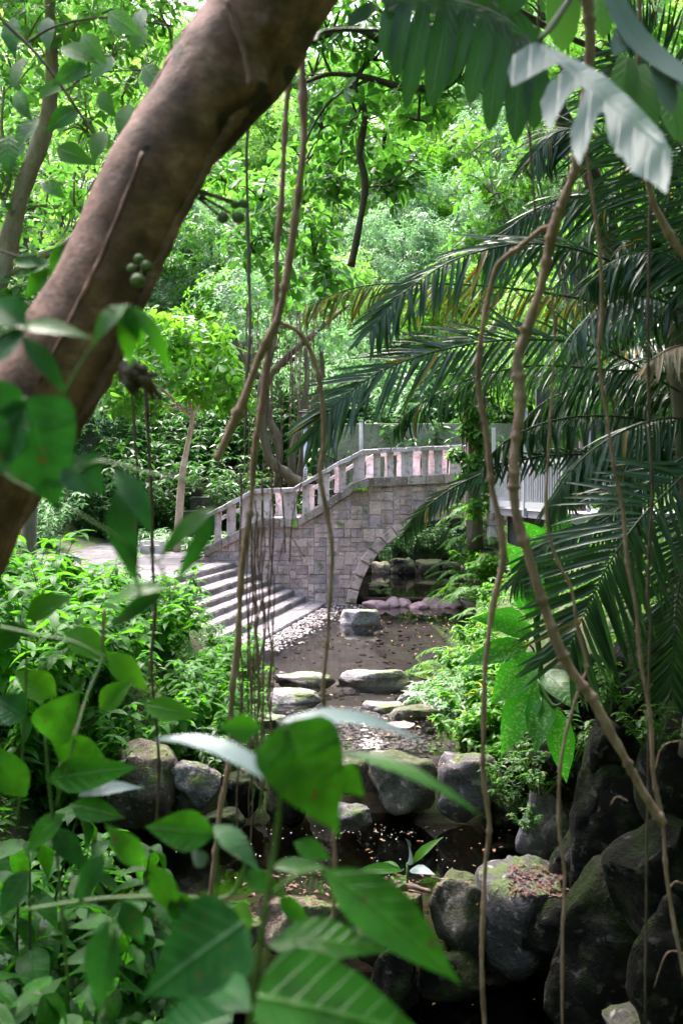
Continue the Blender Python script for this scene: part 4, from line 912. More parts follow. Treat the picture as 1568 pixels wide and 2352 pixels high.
# dark-branched tree whose crown fills the top centre
yb = 12.5
custom_tree('overhanging_tree', 'tall dark-branched tree whose whorled bright leaves hang over the stream', (3.9, 13.5, 1.6), [Vector((3.9, 13.5, 1.3)), Vector((3.8, 13.4, 4.5)), Vector((3.3, 13.1, 7.2)), W(1080, -60, yb+.5)], [.2, .16, .12, .09],
 [([W(1080, -60, yb), W(980, 60, yb), W(880, 90, yb), W(800, 60, yb), W(720, 90, yb), W(650, 60, yb)], [.07, .05, .03]),
  ([W(880, 90, yb), W(815, 190, yb), W(838, 260, yb), W(826, 350, yb), W(838, 430, yb), W(820, 540, yb), W(806, 612, yb)], [.03, .038, .045, .045, .05]),
  ([W(1080, -40, yb), W(1050, 170, yb), W(950, 205, yb), W(850, 180, yb), W(760, 170, yb), W(700, 190, yb)], [.06, .045, .02]),
  ([W(850, 180, yb), W(760, 230, yb), W(700, 330, yb), W(680, 420, yb)], [.025, .008]), ([W(838, 430, yb), W(900, 420, yb), W(960, 350, yb)], [.012, .006]),
  ([W(900, 90, yb), W(870, 20, yb), W(830, -40, yb)], [.03, .01]), ([W(760, 170, yb), W(740, 110, yb), W(760, 40, yb)], [.02, .008]),
  ([W(1080, -40, yb), W(1250, 60, yb), W(1380, 120, yb), W(1450, 180, yb)], [.05, .02]), ([W(1050, 170, yb), W(1150, 240, yb), W(1200, 210, yb)], [.02, .008])],
 cl([(760, 60, .5, 0), (860, 110, .5, 0), (940, 60, .5, 0), (720, 150, .45, .5), (820, 240, .5, 0), (900, 180, .5, .5), (960, 250, .45, 0), (1000, 130, .5, 0), (740, 270, .45, .5), (700, 350, .5, 1), (790, 340, .4, 1), (880, 320, .45, 1), (700, 440, .5, 1.5), (770, 440, .35, 1), (890, 420, .4, .5), (640, 520, .45, 2), (720, 560, .45, 1.5), (760, 640, .4, 1.5), (660, 640, .4, 2), (930, 400, .4, .5), (1050, 60, .5, 0), (600, 440, .45, 2), (580, 560, .4, 2), (520, 400, .4, 3), (830, 20, .5, 0), (1150, 60, .5, 1), (1250, 20, .5, 1), (1400, 80, .5, 1), (1500, 40, .5, 1)], yb), 'vinedark', 'canopy', .19, 22, k=6, wr=.45)
# left pale tree
yl = 9.5
custom_tree('pale_trunk_tree', 'pale smooth-barked tree rising at the left edge behind the leaning trunk', (W(-30, 0, yl).x, yl, .8), [Vector((W(-60, 0, yl).x, yl, .6)), W(-30, 800, yl), W(5, 620, yl), W(55, 430, yl), W(105, 290, yl), W(120, 180, yl), W(115, 40, yl), W(120, -60, yl)], [.14, .12, .10, .085, .08, .06, .05, .045],
 [([W(0, 640, yl), W(60, 610, yl), W(150, 560, yl), W(200, 500, yl+.5)], [.04, .03, .02]), ([W(-20, 700, yl), W(40, 660, yl), W(110, 640, yl)], [.03, .02]), ([W(-30, 470, yl), W(15, 440, yl), W(25, 380, yl), W(5, 300, yl), W(10, 200, yl)], [.025, .02, .012]), ([W(115, 100, yl), W(170, 60, yl), W(260, 20, yl)], [.025, .01])],
 cl([(60, 60, .45, 0), (170, 40, .45, 0), (260, 100, .45, .5), (40, 170, .4, .5), (180, 170, .4, 1), (300, 40, .4, 1), (60, 300, .35, 1), (200, 280, .35, 1), (40, 520, .35, 1), (170, 450, .35, 1.5), (40, 700, .3, 0), (380, 30, .4, 1), (280, 200, .35, 1), (0, 420, .35, 0), (110, 600, .3, 2)], yl), 'palebark', 'canopy', .14, 24, k=5, wr=.45)
for (name, lab, u, yy, spec, lm, size) in [
 ('leafy_tree', 'light green tree filling the gap left of the leaning trunk', 60, 19, [(30, 300, .9, 0), (120, 380, .9, 0), (220, 330, .9, 1), (60, 480, .9, 0), (160, 530, .9, 1), (30, 620, .9, 0), (300, 250, .9, 2), (120, 180, .9, 2), (250, 150, .9, 2), (20, 120, .9, 1), (100, 680, .8, 0), (340, 120, .8, 2), (400, 60, .9, 2), (200, 440, .8, 2)], 'hillA', .2),
 ('right_bank_tree', 'bright lime green tree behind the palms', 1330, 22, [(1130, 420, .9, 0), (1220, 380, .9, 0), (1300, 440, .9, 0), (1180, 500, .8, 0), (1280, 540, .9, 0), (1380, 380, .9, 1), (1450, 470, .9, 1), (1380, 560, .9, 0), (1230, 290, .9, 1), (1350, 250, .9, 1), (1480, 320, .9, 0), (1500, 150, 1, 0), (1400, 130, 1, 0), (1290, 130, 1, 0), (1180, 150, 1, 0), (1080, 330, .8, 1), (1530, 600, 1, 0), (1430, 680, .9, 0), (1090, 550, .6, 0)], 'mid', .24)]:
    b = W(u, 1100, yy); c = cl(spec, yy)
    custom_tree(name, lab, (b.x, yy, 1.5), [Vector((b.x, yy, 1.0)), Vector((b.x+.1, yy, 4)), Vector((b.x, yy, 7)), Vector((b.x, yy+.3, 10))], [.16, .13, .1, .04], [([Vector((b.x, yy, 5.5+(i % 4))), (Vector((b.x, yy, 6))+q)*.5, q], [.05, .012]) for i, (q, r_) in enumerate(c)], c, 'bark', lm, size, 34, k=6, wr=.42)
# vine-wrapped trunk at the right end of the bridge
b = W(1092, 1120, 25.5)
custom_tree('vine_clad_trunk', 'short fibrous brown trunk wrapped in leafy vines at the right end of the bridge', (b.x, 25.5, 2.0), [Vector((b.x, 25.5, 1.6)), W(1088, 1000, 25.5), W(1082, 920, 25.5), W(1100, 820, 25.5), W(1140, 740, 25.5)], [.22, .19, .20, .15, .08], [], cl([(1085, 940, .3, -.3), (1120, 1030, .3, -.3), (1070, 1100, .3, -.3), (1120, 1110, .35, -.3), (1100, 1160, .4, -.3), (1060, 900, .35, -.3), (1120, 870, .4, -.3), (1070, 980, .25, -.3), (1110, 950, .3, -.3), (1095, 1000, .25, -.4), (1080, 1060, .25, -.4), (1050, 1040, .18, -.3), (1090, 1060, .2, -.3), (1130, 800, .5, 0), (1100, 1000, .2, -.4), (1180, 900, .5, 0), (1050, 850, .35, 0)], 25.3), 'bark', 'mid', .20, 42, k=4, tm='lo', wr=.38, droop=.6, rough=.3)
mb = MB()
for i in range(26):
    u = r3.uniform(1062, 1115); tube(mb, catmull([W(u, r3.uniform(880, 930), 25.1), W(u+r3.uniform(-6, 6), 990, 25.0), W(u+r3.uniform(-6, 10), r3.uniform(1030, 1110), 25.05)], 4), [.02, .014, .008], 4)
o = mb.build('hanging_roots', M['root']); tag(o, 'matted brown roots hanging down the vine-clad trunk', 'roots')
# ------------------------------------------------------------------ left bank shrubs
def lz(x, y): return height(x, y)
pA = shrub('bank_shrub', None, 'shrub', (0, 0, 0), 1.45, .85, 26, .23, 'shrub', 'mid', 8, 41, wr=.40, droop=.2, curl=.7)
sp = [(-2.5, 12.6, 1), (-1.9, 13.6, .9), (-3.2, 13.4, 1.1), (-2.0, 15.0, .95), (-3.0, 15.5, 1.1), (-1.75, 16.4, .8), (-3.6, 14.2, 1.1), (-4.2, 16, 1.15), (-3.0, 17.2, 1.0), (-2.0, 17.6, .75), (-4.8, 13.0, 1.2), (-5.4, 15.4, 1.2), (-4.3, 14.6, 1.45), (-5.1, 16.2, 1.55), (-3.9, 12.4, 1.4), (-6.2, 17.2, 1.6), (-4.2, 18.0, 1.0), (-3.4, 11.8, 1.0), (-6.4, 14, 1.3)]
spread(pA, [(x, y, lz(x, y)-.05, s) for x, y, s in sp], 'lush bright green shrub on the bank below the stone steps', 'bright shrubs on the bank below the steps')
pB = shrub('low_shrub', None, 'shrub', (0, 0, 0), .7, .6, 26, .13, 'mid', 'lo', 6, 42, wr=.42)
sp = [(-1.6, 12.7, .9), (-1.25, 14.2, .7), (-2.3, 12.3, .8), (-1.35, 15.6, .7), (-2.9, 12.3, .8), (-1.5, 17, .6), (-3.6, 11.9, .9), (-1.3, 13.3, .6)]
spread(pB, [(x, y, lz(x, y), s) for x, y, s in sp], 'small-leaved low shrub at the water edge on the left', 'low shrubs at the left water edge')
pC = shrub('large_leaved_shrub', None, 'shrub', (0, 0, 0), 1.5, .75, 15, .24, 'shrub', 'mid', 7, 43, wr=.44, droop=.3, curl=.8, sr=.010)
sp = [(-2.6, 6.9, 1.0), (-2.1, 8.0, 1.0), (-3.3, 8.3, 1.15), (-3.0, 10.0, 1.15), (-4.2, 9.4, 1.3), (-4.0, 7.3, 1.2), (-3.9, 11.3, 1.2), (-5.0, 11, 1.3)]
spread(pC, [(x, y, lz(x, y)-.1, s) for x, y, s in sp], 'large-leaved green shrub at the left of the photo', 'large-leaved shrubs on the left bank')
pD = shrub('glossy_shrub', None, 'shrub', (0, 0, 0), 1.0, .6, 16, .15, 'neardark', 'mid', 8, 44, wr=.42, droop=.3, curl=.8, stem='darkstem')
sp = [(-1.35, 3.6, 1.0), (-1.75, 4.2, 1.1), (-1.0, 4.3, .95), (-.95, 3.2, .8), (-2.2, 4.6, 1.2), (-1.3, 5.2, 1.1), (-.5, 4.0, .7), (-1.9, 5.6, 1.2), (-1.0, 2.7, .8), (-.55, 5.2, .7), (-.78, 2.5, .8), (-.5, 2.8, .75), (-.95, 3.0, .9), (-.25, 3.1, .7), (-.7, 3.4, .85), (-1.2, 3.1, 1.0), (-.45, 3.6, .8), (-1.5, 3.9, 1.1), (-.1, 3.7, .7), (-.62, 2.2, .6), (-.3, 2.4, .55)]
spread(pD, [(x, y, lz(x, y)-.1, s) for x, y, s in sp], 'dark glossy shrub low in the left foreground', 'dark glossy shrubs in the left foreground')
# right bank plants
def fern(name, label, loc, n=11, L=.7, seed=1, group=None, lm='fern'):
    r_ = random.Random(seed); root = empty(name, loc); tag(root, label, 'fern', group)
    for i in range(n):
        a = i*6.283/n+r_.uniform(-.2, .2); l = L*r_.uniform(.7, 1.15); h_ = r_.uniform(.35, .8)
        P = catmull([Vector((0, 0, 0)), Vector((math.cos(a)*l*.4, math.sin(a)*l*.4, l*h_*.8)), Vector((math.cos(a)*l*.8, math.sin(a)*l*.8, l*h_*.75)), Vector((math.cos(a)*l*1.1, math.sin(a)*l*1.1, l*h_*.4))], 8)
        frondmesh(root, 'frond', P, 22, l*.22, l*.035, lm, .2, Vector((0, 0, 1)), r=.004, tm='strip2')
    return root
def frondmesh(root, name, P, nl, Lmax, wd, lm, droop, normal, r=.012, tm='strip', curl=.5, a0=.6, a1=1.1, jit=.12, t0=.12, stem='darkstem', prof=.6, gap=0.0):
    P = [Vector(p) for p in P]; n = len(P)
    mb = MB(); tube(mb, P, [r, r*.7, r*.25], 5, m=1)
    Pl, Dl, Nl, Ll = [], [], [], []
    for i in range(nl):
        t = t0+(1-t0)*(i+.5)/nl; x = t*(n-1); j = min(n-2, int(x)); p = P[j].lerp(P[j+1], x-j); T_ = (P[j+1]-P[j]).normalized()
        S = T_.cross(normal).normalized()
        al = a0+(a1-a0)*t
        for sgn in (-1, 1):
            if gap and random.random() < gap: continue
            d = S*sgn*math.cos(al)+T_*math.sin(al)+Vector((random.gauss(0, jit), random.gauss(0, jit), random.gauss(0, jit)))*.5
            d.normalize(); d.z -= droop*random.uniform(.6, 1.3)
            nn = S.cross(T_); nn = nn if nn.dot(normal) > 0 else -nn
            Pl.append(tuple(p)); Dl.append(tuple(d)); Nl.append(tuple(nn+Vector((random.gauss(0, .25), random.gauss(0, .25), random.gauss(0, .25))))); Ll.append(Lmax*max(.15, math.sin(math.pi*(.10+.80*t)))**prof*random.uniform(.88, 1.08))
    Ll = np.array(Ll); k = len(Ll)
    leaves(mb, tm, Pl, Dl, Nl, Ll, wd*rng.uniform(.8, 1.15, k), curl*rng.uniform(.3, 1.6, k), rng.random(k))
    return mb.build(name, [LG[lm], M[stem]], root, off=None)
f0 = fern('bank_fern', None, (0, 0, 0), seed=2, L=.85)
sp = []
r3 = random.Random(21)
for (u, v, y_) in [(1110, 1290, 26), (1070, 1330, 26.2), (1130, 1350, 25), (1080, 1260, 26.5), (1150, 1300, 24.5), (1100, 1380, 24.8), (1060, 1375, 26), (1140, 1240, 25.5), (1090, 1210, 26.2), (1050, 1560, 17), (1010, 1560, 17.5), (1120, 1420, 23), (1150, 1450, 20.5), (1060, 1520, 18.5), (1090, 1180, 26.3)]:
    q = W(u, v, y_); sp.append((q.x, y_, q.z-.15, r3.uniform(.8, 1.25)))
spread(f0, sp, 'feathery light green fern on the right bank by the arch', 'ferns on the right bank')
mb = MB()   # leaf-covered soil bank to the right of the arch
V, F = rockmesh(77, 1.6, 2.4, 1.9, sub=4); mb.add(V, F); o = mb.build('earth_bank', M['earth']); o.location = (5.3, 25.3, .5); tag(o, kind='structure')
pH = shrub('thicket_plant', None, 'plant', (0, 0, 0), 1.0, .45, 9, .20, 'near', 'hi', 4, 47, wr=.46, droop=.5, curl=.9, stem='darkstem', low=.35)
spread(pH, [(x, y, 1.35-(y-2)*.30, s) for x, y, s in [(-.62, 2.3, .62), (-.95, 2.6, .8), (-.5, 2.9, .62), (-1.25, 3.0, 1.0), (-.85, 3.3, .85), (-1.6, 3.6, 1.15), (-.35, 3.3, .6), (-1.2, 4.0, 1.1), (-1.9, 4.4, 1.25), (-1.6, 5.2, 1.2), (-.7, 4.2, .9), (-2.2, 5.6, 1.3), (-1.0, 5.0, 1.0), (-.42, 2.0, .5), (-.75, 1.9, .6), (-.28, 2.6, .5), (-1.05, 2.2, .8), (-.15, 3.0, .5), (-1.4, 2.5, .95), (-2.0, 3.4, 1.2)]], 'leafy dark green plant in the dense thicket of the lower left corner', 'plants of the lower left thicket')
pE = shrub('bank_plant', None, 'plant', (0, 0, 0), .8, .55, 18, .20, 'lime', 'mid', 6, 51, wr=.45, curl=.7)
sp = []
for (u, v, y_, s) in [(1030, 1640, 15.2, .8), (960, 1650, 15.4, .55), (1080, 1640, 14.6, .9), (1120, 1600, 15, 1), (1100, 1560, 16.5, 1), (1150, 1560, 15.5, 1.1), (1010, 1610, 16, .7), (1060, 1700, 13.4, .8), (1110, 1720, 13, .9), (1160, 1680, 13, 1), (1090, 1480, 19, 1), (1150, 1500, 18, 1.1), (1040, 1540, 17.8, .8), (1180, 1620, 14, 1.1), (1120, 1330, 24.5, 1.1), (1080, 1300, 25.6, 1), (1150, 1400, 22.5, 1.2), (1190, 1460, 19, 1.3), (1210, 1560, 15.5, 1.2), (1170, 1760, 12.4, .7)]:
    q = W(u, v, y_); sp.append((q.x, y_, q.z-.05, s*.85))
spread(pE, sp, 'bright green leafy plant spilling over the right bank', 'leafy plants along the right bank')
pF = shrub('strap_plant', None, 'plant', (0, 0, 0), .45, .5, 22, .34, 'hillB', 'lo', 4, 52, wr=.17, droop=.5, curl=1.0)
spread(pF, [(W(u, v, y_).x, y_, W(u, v, y_).z, s) for u, v, y_, s in [(1020, 1640, 15.3, 1), (1060, 1650, 15, .9), (1090, 1610, 15.6, 1.1), (990, 1600, 16.2, .7)]], 'arching strap-leaved plant beside the stepping stones', 'strap-leaved plants beside the stepping stones')
# small dark plants among right wall rocks
pG = shrub('wall_plant', None, 'plant', (0, 0, 0), .35, .35, 12, .11, 'mid', 'lo', 5, 53, wr=.4)
spread(pG, [(W(u, v, y_).x, y_, W(u, v, y_).z, s) for u, v, y_, s in [(1200, 1750, 11.6, 1), (1180, 1850, 11.4, .8), (1240, 1800, 10.6, 1), (1140, 1800, 11.5, .7), (1215, 1900, 10.8, .6), (1400, 1620, 8.2, 1), (1500, 1700, 7.0, .7), (1310, 1720, 9.8, 1)]], 'little leafy plant growing in a crack of the dark boulders', 'small plants among the dark boulders')
# bird's nest fern on the bridge and broad plant on the dam
def strapfern(name, label, loc, n, L, lm, cat, wr=.22, stemm='darkstem', up=.5):
    root = empty(name, loc); tag(root, label, cat)
    for i in range(n):
        a = i*6.283/n+random.uniform(-.2, .2); mb = MB(); leaves(mb, 'mid', [(0, 0, 0)], [(math.cos(a), math.sin(a), up+random.uniform(-.2, .6))], [(0, 0, 1)], L*random.uniform(.8, 1.1), L*wr, .9, random.random()); mb.build('leaf', LG[lm], root)
    return root
q = W(829, 1128, 26.85); strapfern('nest_fern', "light green bird's nest fern growing on the bridge ledge", (q.x, 26.85, q.z), 16, .34, 'lime', 'fern')
q = W(935, 2010, 9.6)
root = empty('broad_leaved_plant', q); tag(root, 'young plant with one pale and one curled leaf rooted on the lower dam', 'plant')
def bigleaf(parent, b, t, wpx, lm='near', curl=.5, nrmv=(0, -1, .7), tm='hi', name='leaf', O=None, y=None):
    """leaf blade from base b to tip t, points (u, v, depth); width in photo pixels at the base depth"""
    B, Tt = W(*b), W(*t); ch = (Tt-B); n_ = Vector(nrmv).normalized()
    Xv = ch.cross(n_).normalized(); Z = Xv.cross(ch).normalized()
    c = curl; Lc_ = ch.length*(c/(2*math.sin(c/2)) if abs(c) > .01 else 1)
    d0 = ch.normalized()*math.cos(c/2)+Z*math.sin(c/2)
    if O is None: O = parent.location if parent else Vector((0, 0, 0))
    mb = MB(); leaves(mb, tm, [tuple(B-O)], [tuple(d0)], [tuple(Z*math.cos(c/2)-ch.normalized()*math.sin(c/2))], Lc_, wpx/FP*(b[2]+t[2])/2, c, random.random())
    return mb.build(name, LG[lm], parent)
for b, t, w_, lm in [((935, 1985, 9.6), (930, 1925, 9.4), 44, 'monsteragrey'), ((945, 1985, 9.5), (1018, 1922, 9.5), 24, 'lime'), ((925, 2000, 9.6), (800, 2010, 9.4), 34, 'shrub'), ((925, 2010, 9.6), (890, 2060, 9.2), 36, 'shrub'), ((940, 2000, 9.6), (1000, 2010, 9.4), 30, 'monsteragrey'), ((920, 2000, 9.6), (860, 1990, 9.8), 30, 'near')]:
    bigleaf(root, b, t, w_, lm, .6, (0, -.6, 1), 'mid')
mb = MB(); tube(mb, [Vector((0, 0, -.15)), Vector((0, 0, .12))], .012, 6); mb.build('stem', M['greenstem'], root)
q = W(1040, 1985, 9.6)
# dieffenbachia
df = empty('dumb_cane', W(1245, 1640, 9.4)); tag(df, 'dumb cane with big cream-speckled green leaves leaning out from the right bank', 'plant')
dO = df.location
mb = MB(); tube(mb, [p-dO for p in catmull([W(1290, 1640, 9.7), W(1250, 1600, 9.5), W(1235, 1480, 9.5), W(1225, 1380, 9.5)], 6)], [.035, .03, .02], 8); tube(mb, [p-dO for p in catmull([W(1235, 1560, 9.5), W(1270, 1620, 9.3), W(1310, 1600, 9.2)], 5)], [.02, .012], 6); mb.build('stem', M['greenstem'], df)
for b, t, w_ in [((1225, 1420), (1195, 1290), 80), ((1220, 1450), (1080, 1420), 76), ((1215, 1480), (1052, 1530), 60), ((1240, 1500), (1125, 1620), 84), ((1225, 1380), (1260, 1200), 90), ((1240, 1400), (1320, 1290), 80), ((1235, 1360), (1150, 1240), 80), ((1230, 1560), (1150, 1740), 80), ((1245, 1590), (1228, 1735), 70), ((1250, 1540), (1330, 1640), 70), ((1260, 1300), (1180, 1190), 80), ((1255, 1280), (1310, 1180), 80), ((1270, 1620), (1300, 1800), 66)]:
    bigleaf(df, (*b, 9.5+random.uniform(-.2, .2)), (*t, 9.2+random.uniform(-.3, .3)), w_, 'dief', .5, (random.uniform(-.3, .1), -1, .6), 'mid')
    mb = MB(); tube(mb, [p-dO for p in catmull([W(1235, b[1]+60, 9.5), W((1235+b[0])/2, b[1]+15, 9.5), W(*b, 9.5)], 3)], .012, 5); mb.build('leaf_stalk', M['greenstem'], df)
# ------------------------------------------------------------------ palms
def palmtree(name, label, loc, crown, tr, fr, seed=1):
    random.seed(seed)
    root = empty(name, loc); tag(root, label, 'palm'); Lc = Vector(loc)
    mb = MB(); tube(mb, [p-Lc for p in catmull([Vector(loc)-Vector((0, 0, .3)), Vector(loc).lerp(crown, .5)+Vector((.1, .1, 0)), crown], 8)], [tr*1.2, tr, tr], 10, rough=.06)
    mb.build('trunk', M['bark'], root)
    for (pts, nl, Lpx, wpx, lm, droop, nv, opt) in fr:
        P = catmull([W(*q) for q in pts], 8); ym = pts[len(pts)//2][2]
        frondmesh(root, 'frond', [p-Lc for p in P], int(nl*1.25), Lpx/FP*ym, wpx*.62/FP*ym, lm, droop, Vector(nv), r=.006*ym/4, stem=('darkstem' if lm != 'palmdry' else 'root'), **opt)
    return root
U = (0, 0, 1); Cn = (-.1, -.9, .45)
palmtree('fan_palm', 'dark feathery palm whose drooping fronds reach furthest over the stream', (3.0, 8.6, 1.5), W(1560, 700, 8.6), .12, [
 ([(1560, 700, 8.6), (1400, 600, 8.2), (1230, 560, 8.0), (1060, 590, 7.8), (930, 670, 7.6), (850, 760, 7.5)], 44, 150, 16, 'palm', .28, (-.1, -.75, .6), dict(a0=.5, a1=1.0, curl=.6, jit=.22, gap=.06)),
 ([(1560, 740, 9), (1350, 690, 9), (1150, 660, 9), (950, 650, 9), (820, 660, 9), (705, 700, 9)], 52, 130, 11, 'palmy', .8, (-.1, -.3, 1), dict(curl=.9)),
 ([(1560, 900, 8.2), (1380, 800, 8), (1200, 780, 7.8), (1030, 800, 7.6), (880, 850, 7.5), (770, 930, 7.4), (715, 1000, 7.4)], 52, 165, 14, 'palm', .16, (-.1, -.9, .45), dict(a0=.7, a1=1.1, curl=.4, jit=.2, gap=.05)),
 ([(1560, 860, 8.8), (1400, 850, 8.8), (1230, 840, 8.8), (1080, 870, 8.8), (960, 930, 8.8), (905, 985, 8.8)], 44, 110, 14, 'palm', .8, U, dict(curl=.8))], 5)
palmtree('feather_palm', 'dark palm with pale shiny drooping leaflets in front of the white railing', (3.3, 10.2, 1.6), W(1600, 980, 10), .12, [
 ([(1600, 1000, 9), (1450, 960, 8.8), (1300, 960, 8.6), (1180, 1000, 8.5), (1110, 1060, 8.4)], 34, 120, 15, 'palm', .8, U, dict(curl=1.1)),
 ([(1600, 1100, 8.6), (1400, 1050, 8.6), (1230, 1050, 8.5), (1080, 1100, 8.4), (985, 1160, 8.3), (930, 1230, 8.3)], 46, 66, 11, 'palm', .30, (-.1, -.8, .6), dict(curl=.5)),
 ([(1600, 900, 9.5), (1480, 860, 9.5), (1350, 880, 9.5), (1240, 930, 9.5), (1180, 1000, 9.5)], 36, 130, 13, 'palm', .6, U, dict(curl=.8)),
 ([(1600, 1020, 9.4), (1480, 1010, 9.4), (1360, 1050, 9.4), (1290, 1130, 9.4)], 34, 120, 13, 'palm', .6, (-.2, -.6, 1), dict(curl=.8))], 6)
palmtree('lower_palm', 'palm whose long glossy dark frond hangs over the boulder wall', (2.7, 7.6, 1.5), W(1640, 1020, 7.2), .10, [
 ([(1640, 1020, 7.0), (1560, 1100, 6.8), (1470, 1190, 6.6), (1400, 1290, 6.5), (1350, 1390, 6.5), (1300, 1500, 6.5)], 42, 235, 19, 'palm', .22, (-.15, -1, .3), dict(a0=.25, a1=.9, curl=.5, prof=.45, jit=.2, gap=.05)),
 ([(1640, 1060, 7.4), (1590, 1200, 7.2), (1560, 1340, 7.1), (1545, 1480, 7.1), (1540, 1600, 7.1)], 34, 190, 17, 'palm', .3, (-.4, -1, .3), dict(a0=.3, a1=.9, curl=.5)),
 ([(1640, 980, 7.6), (1540, 960, 7.4), (1430, 990, 7.2), (1330, 1060, 7.2), (1260, 1160, 7.2)], 36, 150, 15, 'palm', .5, (-.1, -.5, 1), dict(curl=.8)),
 ([(1640, 1000, 8), (1500, 1100, 8), (1380, 1200, 8), (1270, 1240, 8), (1180, 1330, 8)], 40, 130, 13, 'palm', .5, (-.1, -.8, .6), dict(curl=.6))], 7)
palmtree('tall_palm', 'tall palm with long combed fronds at the upper right edge', (3.4, 8.0, 1.5), W(1640, 640, 7.6), .12, [
 ([(1640, 640, 7.4), (1600, 480, 7.2), (1560, 330, 7.1), (1500, 200, 7), (1420, 110, 7)], 56, 230, 13, 'palm', .28, (-.2, -1, .2), dict(a0=.2, a1=.8, curl=.5, prof=.4)),
 ([(1640, 700, 7.8), (1560, 560, 7.8), (1480, 420, 7.7), (1390, 330, 7.7), (1290, 300, 7.7), (1220, 360, 7.6)], 56, 150, 12, 'palm', .5, (-.2, -.8, .6), dict(a0=.4, a1=1, curl=.7)),
 ([(1660, 740, 7.2), (1600, 640, 7.0), (1520, 580, 7.0), (1430, 590, 7.0), (1350, 650, 7.0)], 40, 150, 14, 'palm', .6, (-.1, -.5, 1), dict(curl=.9)),
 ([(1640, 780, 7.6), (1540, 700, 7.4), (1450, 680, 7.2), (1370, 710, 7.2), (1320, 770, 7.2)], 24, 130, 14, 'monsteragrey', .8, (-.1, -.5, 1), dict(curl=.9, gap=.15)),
 ([(1640, 640, 9), (1480, 500, 9), (1330, 450, 9), (1200, 500, 9), (1110, 600, 9)], 50, 150, 12, 'palm', .5, (-.2, -.8, .6), dict(curl=.7)),
 ([(1640, 860, 7.2), (1580, 800, 6.8), (1540, 800, 6.7), (1490, 830, 6.6)], 20, 100, 12, 'palmdry', .6, (-.1, -.5, 1), dict(curl=.7))] if 'palmdry' in LG else [], 8)
# shaded palms further back, built once and copied
gp = empty('shade_palm', (0, 0, 0)); tag(gp, None, 'palm')
mb = MB(); tube(mb, catmull([Vector((0, 0, -.4)), Vector((.1, 0, 1.2)), Vector((0, .05, 2.6))], 6), [.12, .1, .1], 9); mb.build('trunk', M['bark'], gp)
random.seed(9)
for i in range(15):
    a = i*2.4; l = random.uniform(1.5, 2.1); e = random.uniform(.1, 1.1)
    P = catmull([Vector((0, 0, 2.5)), Vector((math.cos(a)*l*.35, math.sin(a)*l*.35, 2.5+l*.4*e+.2)), Vector((math.cos(a)*l*.75, math.sin(a)*l*.75, 2.5+l*.42*e)), Vector((math.cos(a)*l*1.1, math.sin(a)*l*1.1, 2.4-l*.25+l*.2*e))], 6)
    frondmesh(gp, 'frond', P, 34, .50, .045, 'palm', .5, Vector((0, 0, 1)), curl=.8)
spread(gp, [(4.3, 11.5, 1.4, 1), (5.0, 13.6, 1.5, 1.15), (3.9, 9.8, 1.1, .9), (5.6, 11.6, 2.2, 1.2), (4.0, 8.6, 2.6, 1.05), (5.6, 15.8, 2.0, 1.3), (4.9, 9.8, 3.6, 1.1), (6.8, 14, 3.0, 1.3), (4.2, 7.0, 2.2, 1.0), (5.2, 12.5, 4.3, 1.1), (6.2, 17.5, 3.2, 1.3)], 'shaded dark green palm in the thicket of the right bank', 'palms of the right bank thicket')
# ------------------------------------------------------------------ leaning fig trunk in the foreground
random.seed(12)
fig = empty('fig_tree', W(-150, 1500, 2.6)); tag(fig, 'thick leaning pinkish-brown fig trunk crossing the upper left foreground', 'tree'); fO = fig.location
yf = 2.6
ctr = [(-360, 2100), (-255, 1700), (-150, 1400), (-45, 1130), (62, 950), (216, 700), (354, 400), (466, 220), (570, 60), (668, -120), (740, -320), (800, -700)]
Pf = catmull([W(u, v, yf) for u, v in ctr], 12)
HOL = [(W(u, v, 2.46), r) for u, v, r in [(545, 262, .085), (530, 310, .07), (575, 215, .035), (600, 180, .03), (508, 470, .075), (462, 425, .05), (450, 450, .04), (318, 625, .045), (300, 870, .07), (340, 900, .06), (440, 590, .03), (395, 90, .03), (230, 1000, .07), (180, 1010, .04), (330, 340, .015), (205, 740, .018), (640, 170, .03), (660, 110, .03)]]
def trunkmesh(P, rad, sides, O, seed, burrs=()):
    P = [Vector(p) for p in P]; n = len(P); rr = np.interp(np.linspace(0, 1, n), np.linspace(0, 1, len(rad)), rad); V = []
    for i, p in enumerate(P):
        t = (P[min(i+1, n-1)]-P[max(i-1, 0)]).normalized(); a = t.cross(Vector((0, 1, 0))).normalized(); b = t.cross(a)
        for k in range(sides):
            th = 2*math.pi*k/sides; d = a*math.cos(th)+b*math.sin(th)
            q = p+d*rr[i]
            r = rr[i]*(1+.10*noise.noise(q*3+Vector((seed, 0, 0)))+.035*noise.noise(q*11)+.015*noise.noise(q*40))
            r *= 1+.06*max(0, math.cos(th*1-.4))**14+.06*max(0, math.cos(th-2.9))**14
            q = p+d*r
            for (bp, br, bh) in burrs:
                e = (q-bp).length/br
                if e < 1.6: q = q+d*bh*math.exp(-e*e*2.5)*(1 if bh < 0 else 1+.5*noise.noise(q*45))
            V.append(tuple(q-O))
    F = [(i*sides+k, i*sides+(k+1) % sides, (i+1)*sides+(k+1) % sides, (i+1)*sides+k) for i in range(n-1) for k in range(sides)]
    V_ = np.array(V)+np.array(O); D = np.zeros((len(V_), 4))
    for bp, br in HOL: D[:, 1] = np.maximum(D[:, 1], np.exp(-(np.hypot(V_[:, 0]-bp[0], (V_[:, 2]-bp[2])*.8)/br)**2*2.6))
    mb = MB(); mb.add(V, np.array(F), D); return mb
fr_ = lambda u, v, dy=-.13: W(u, v, yf+dy)
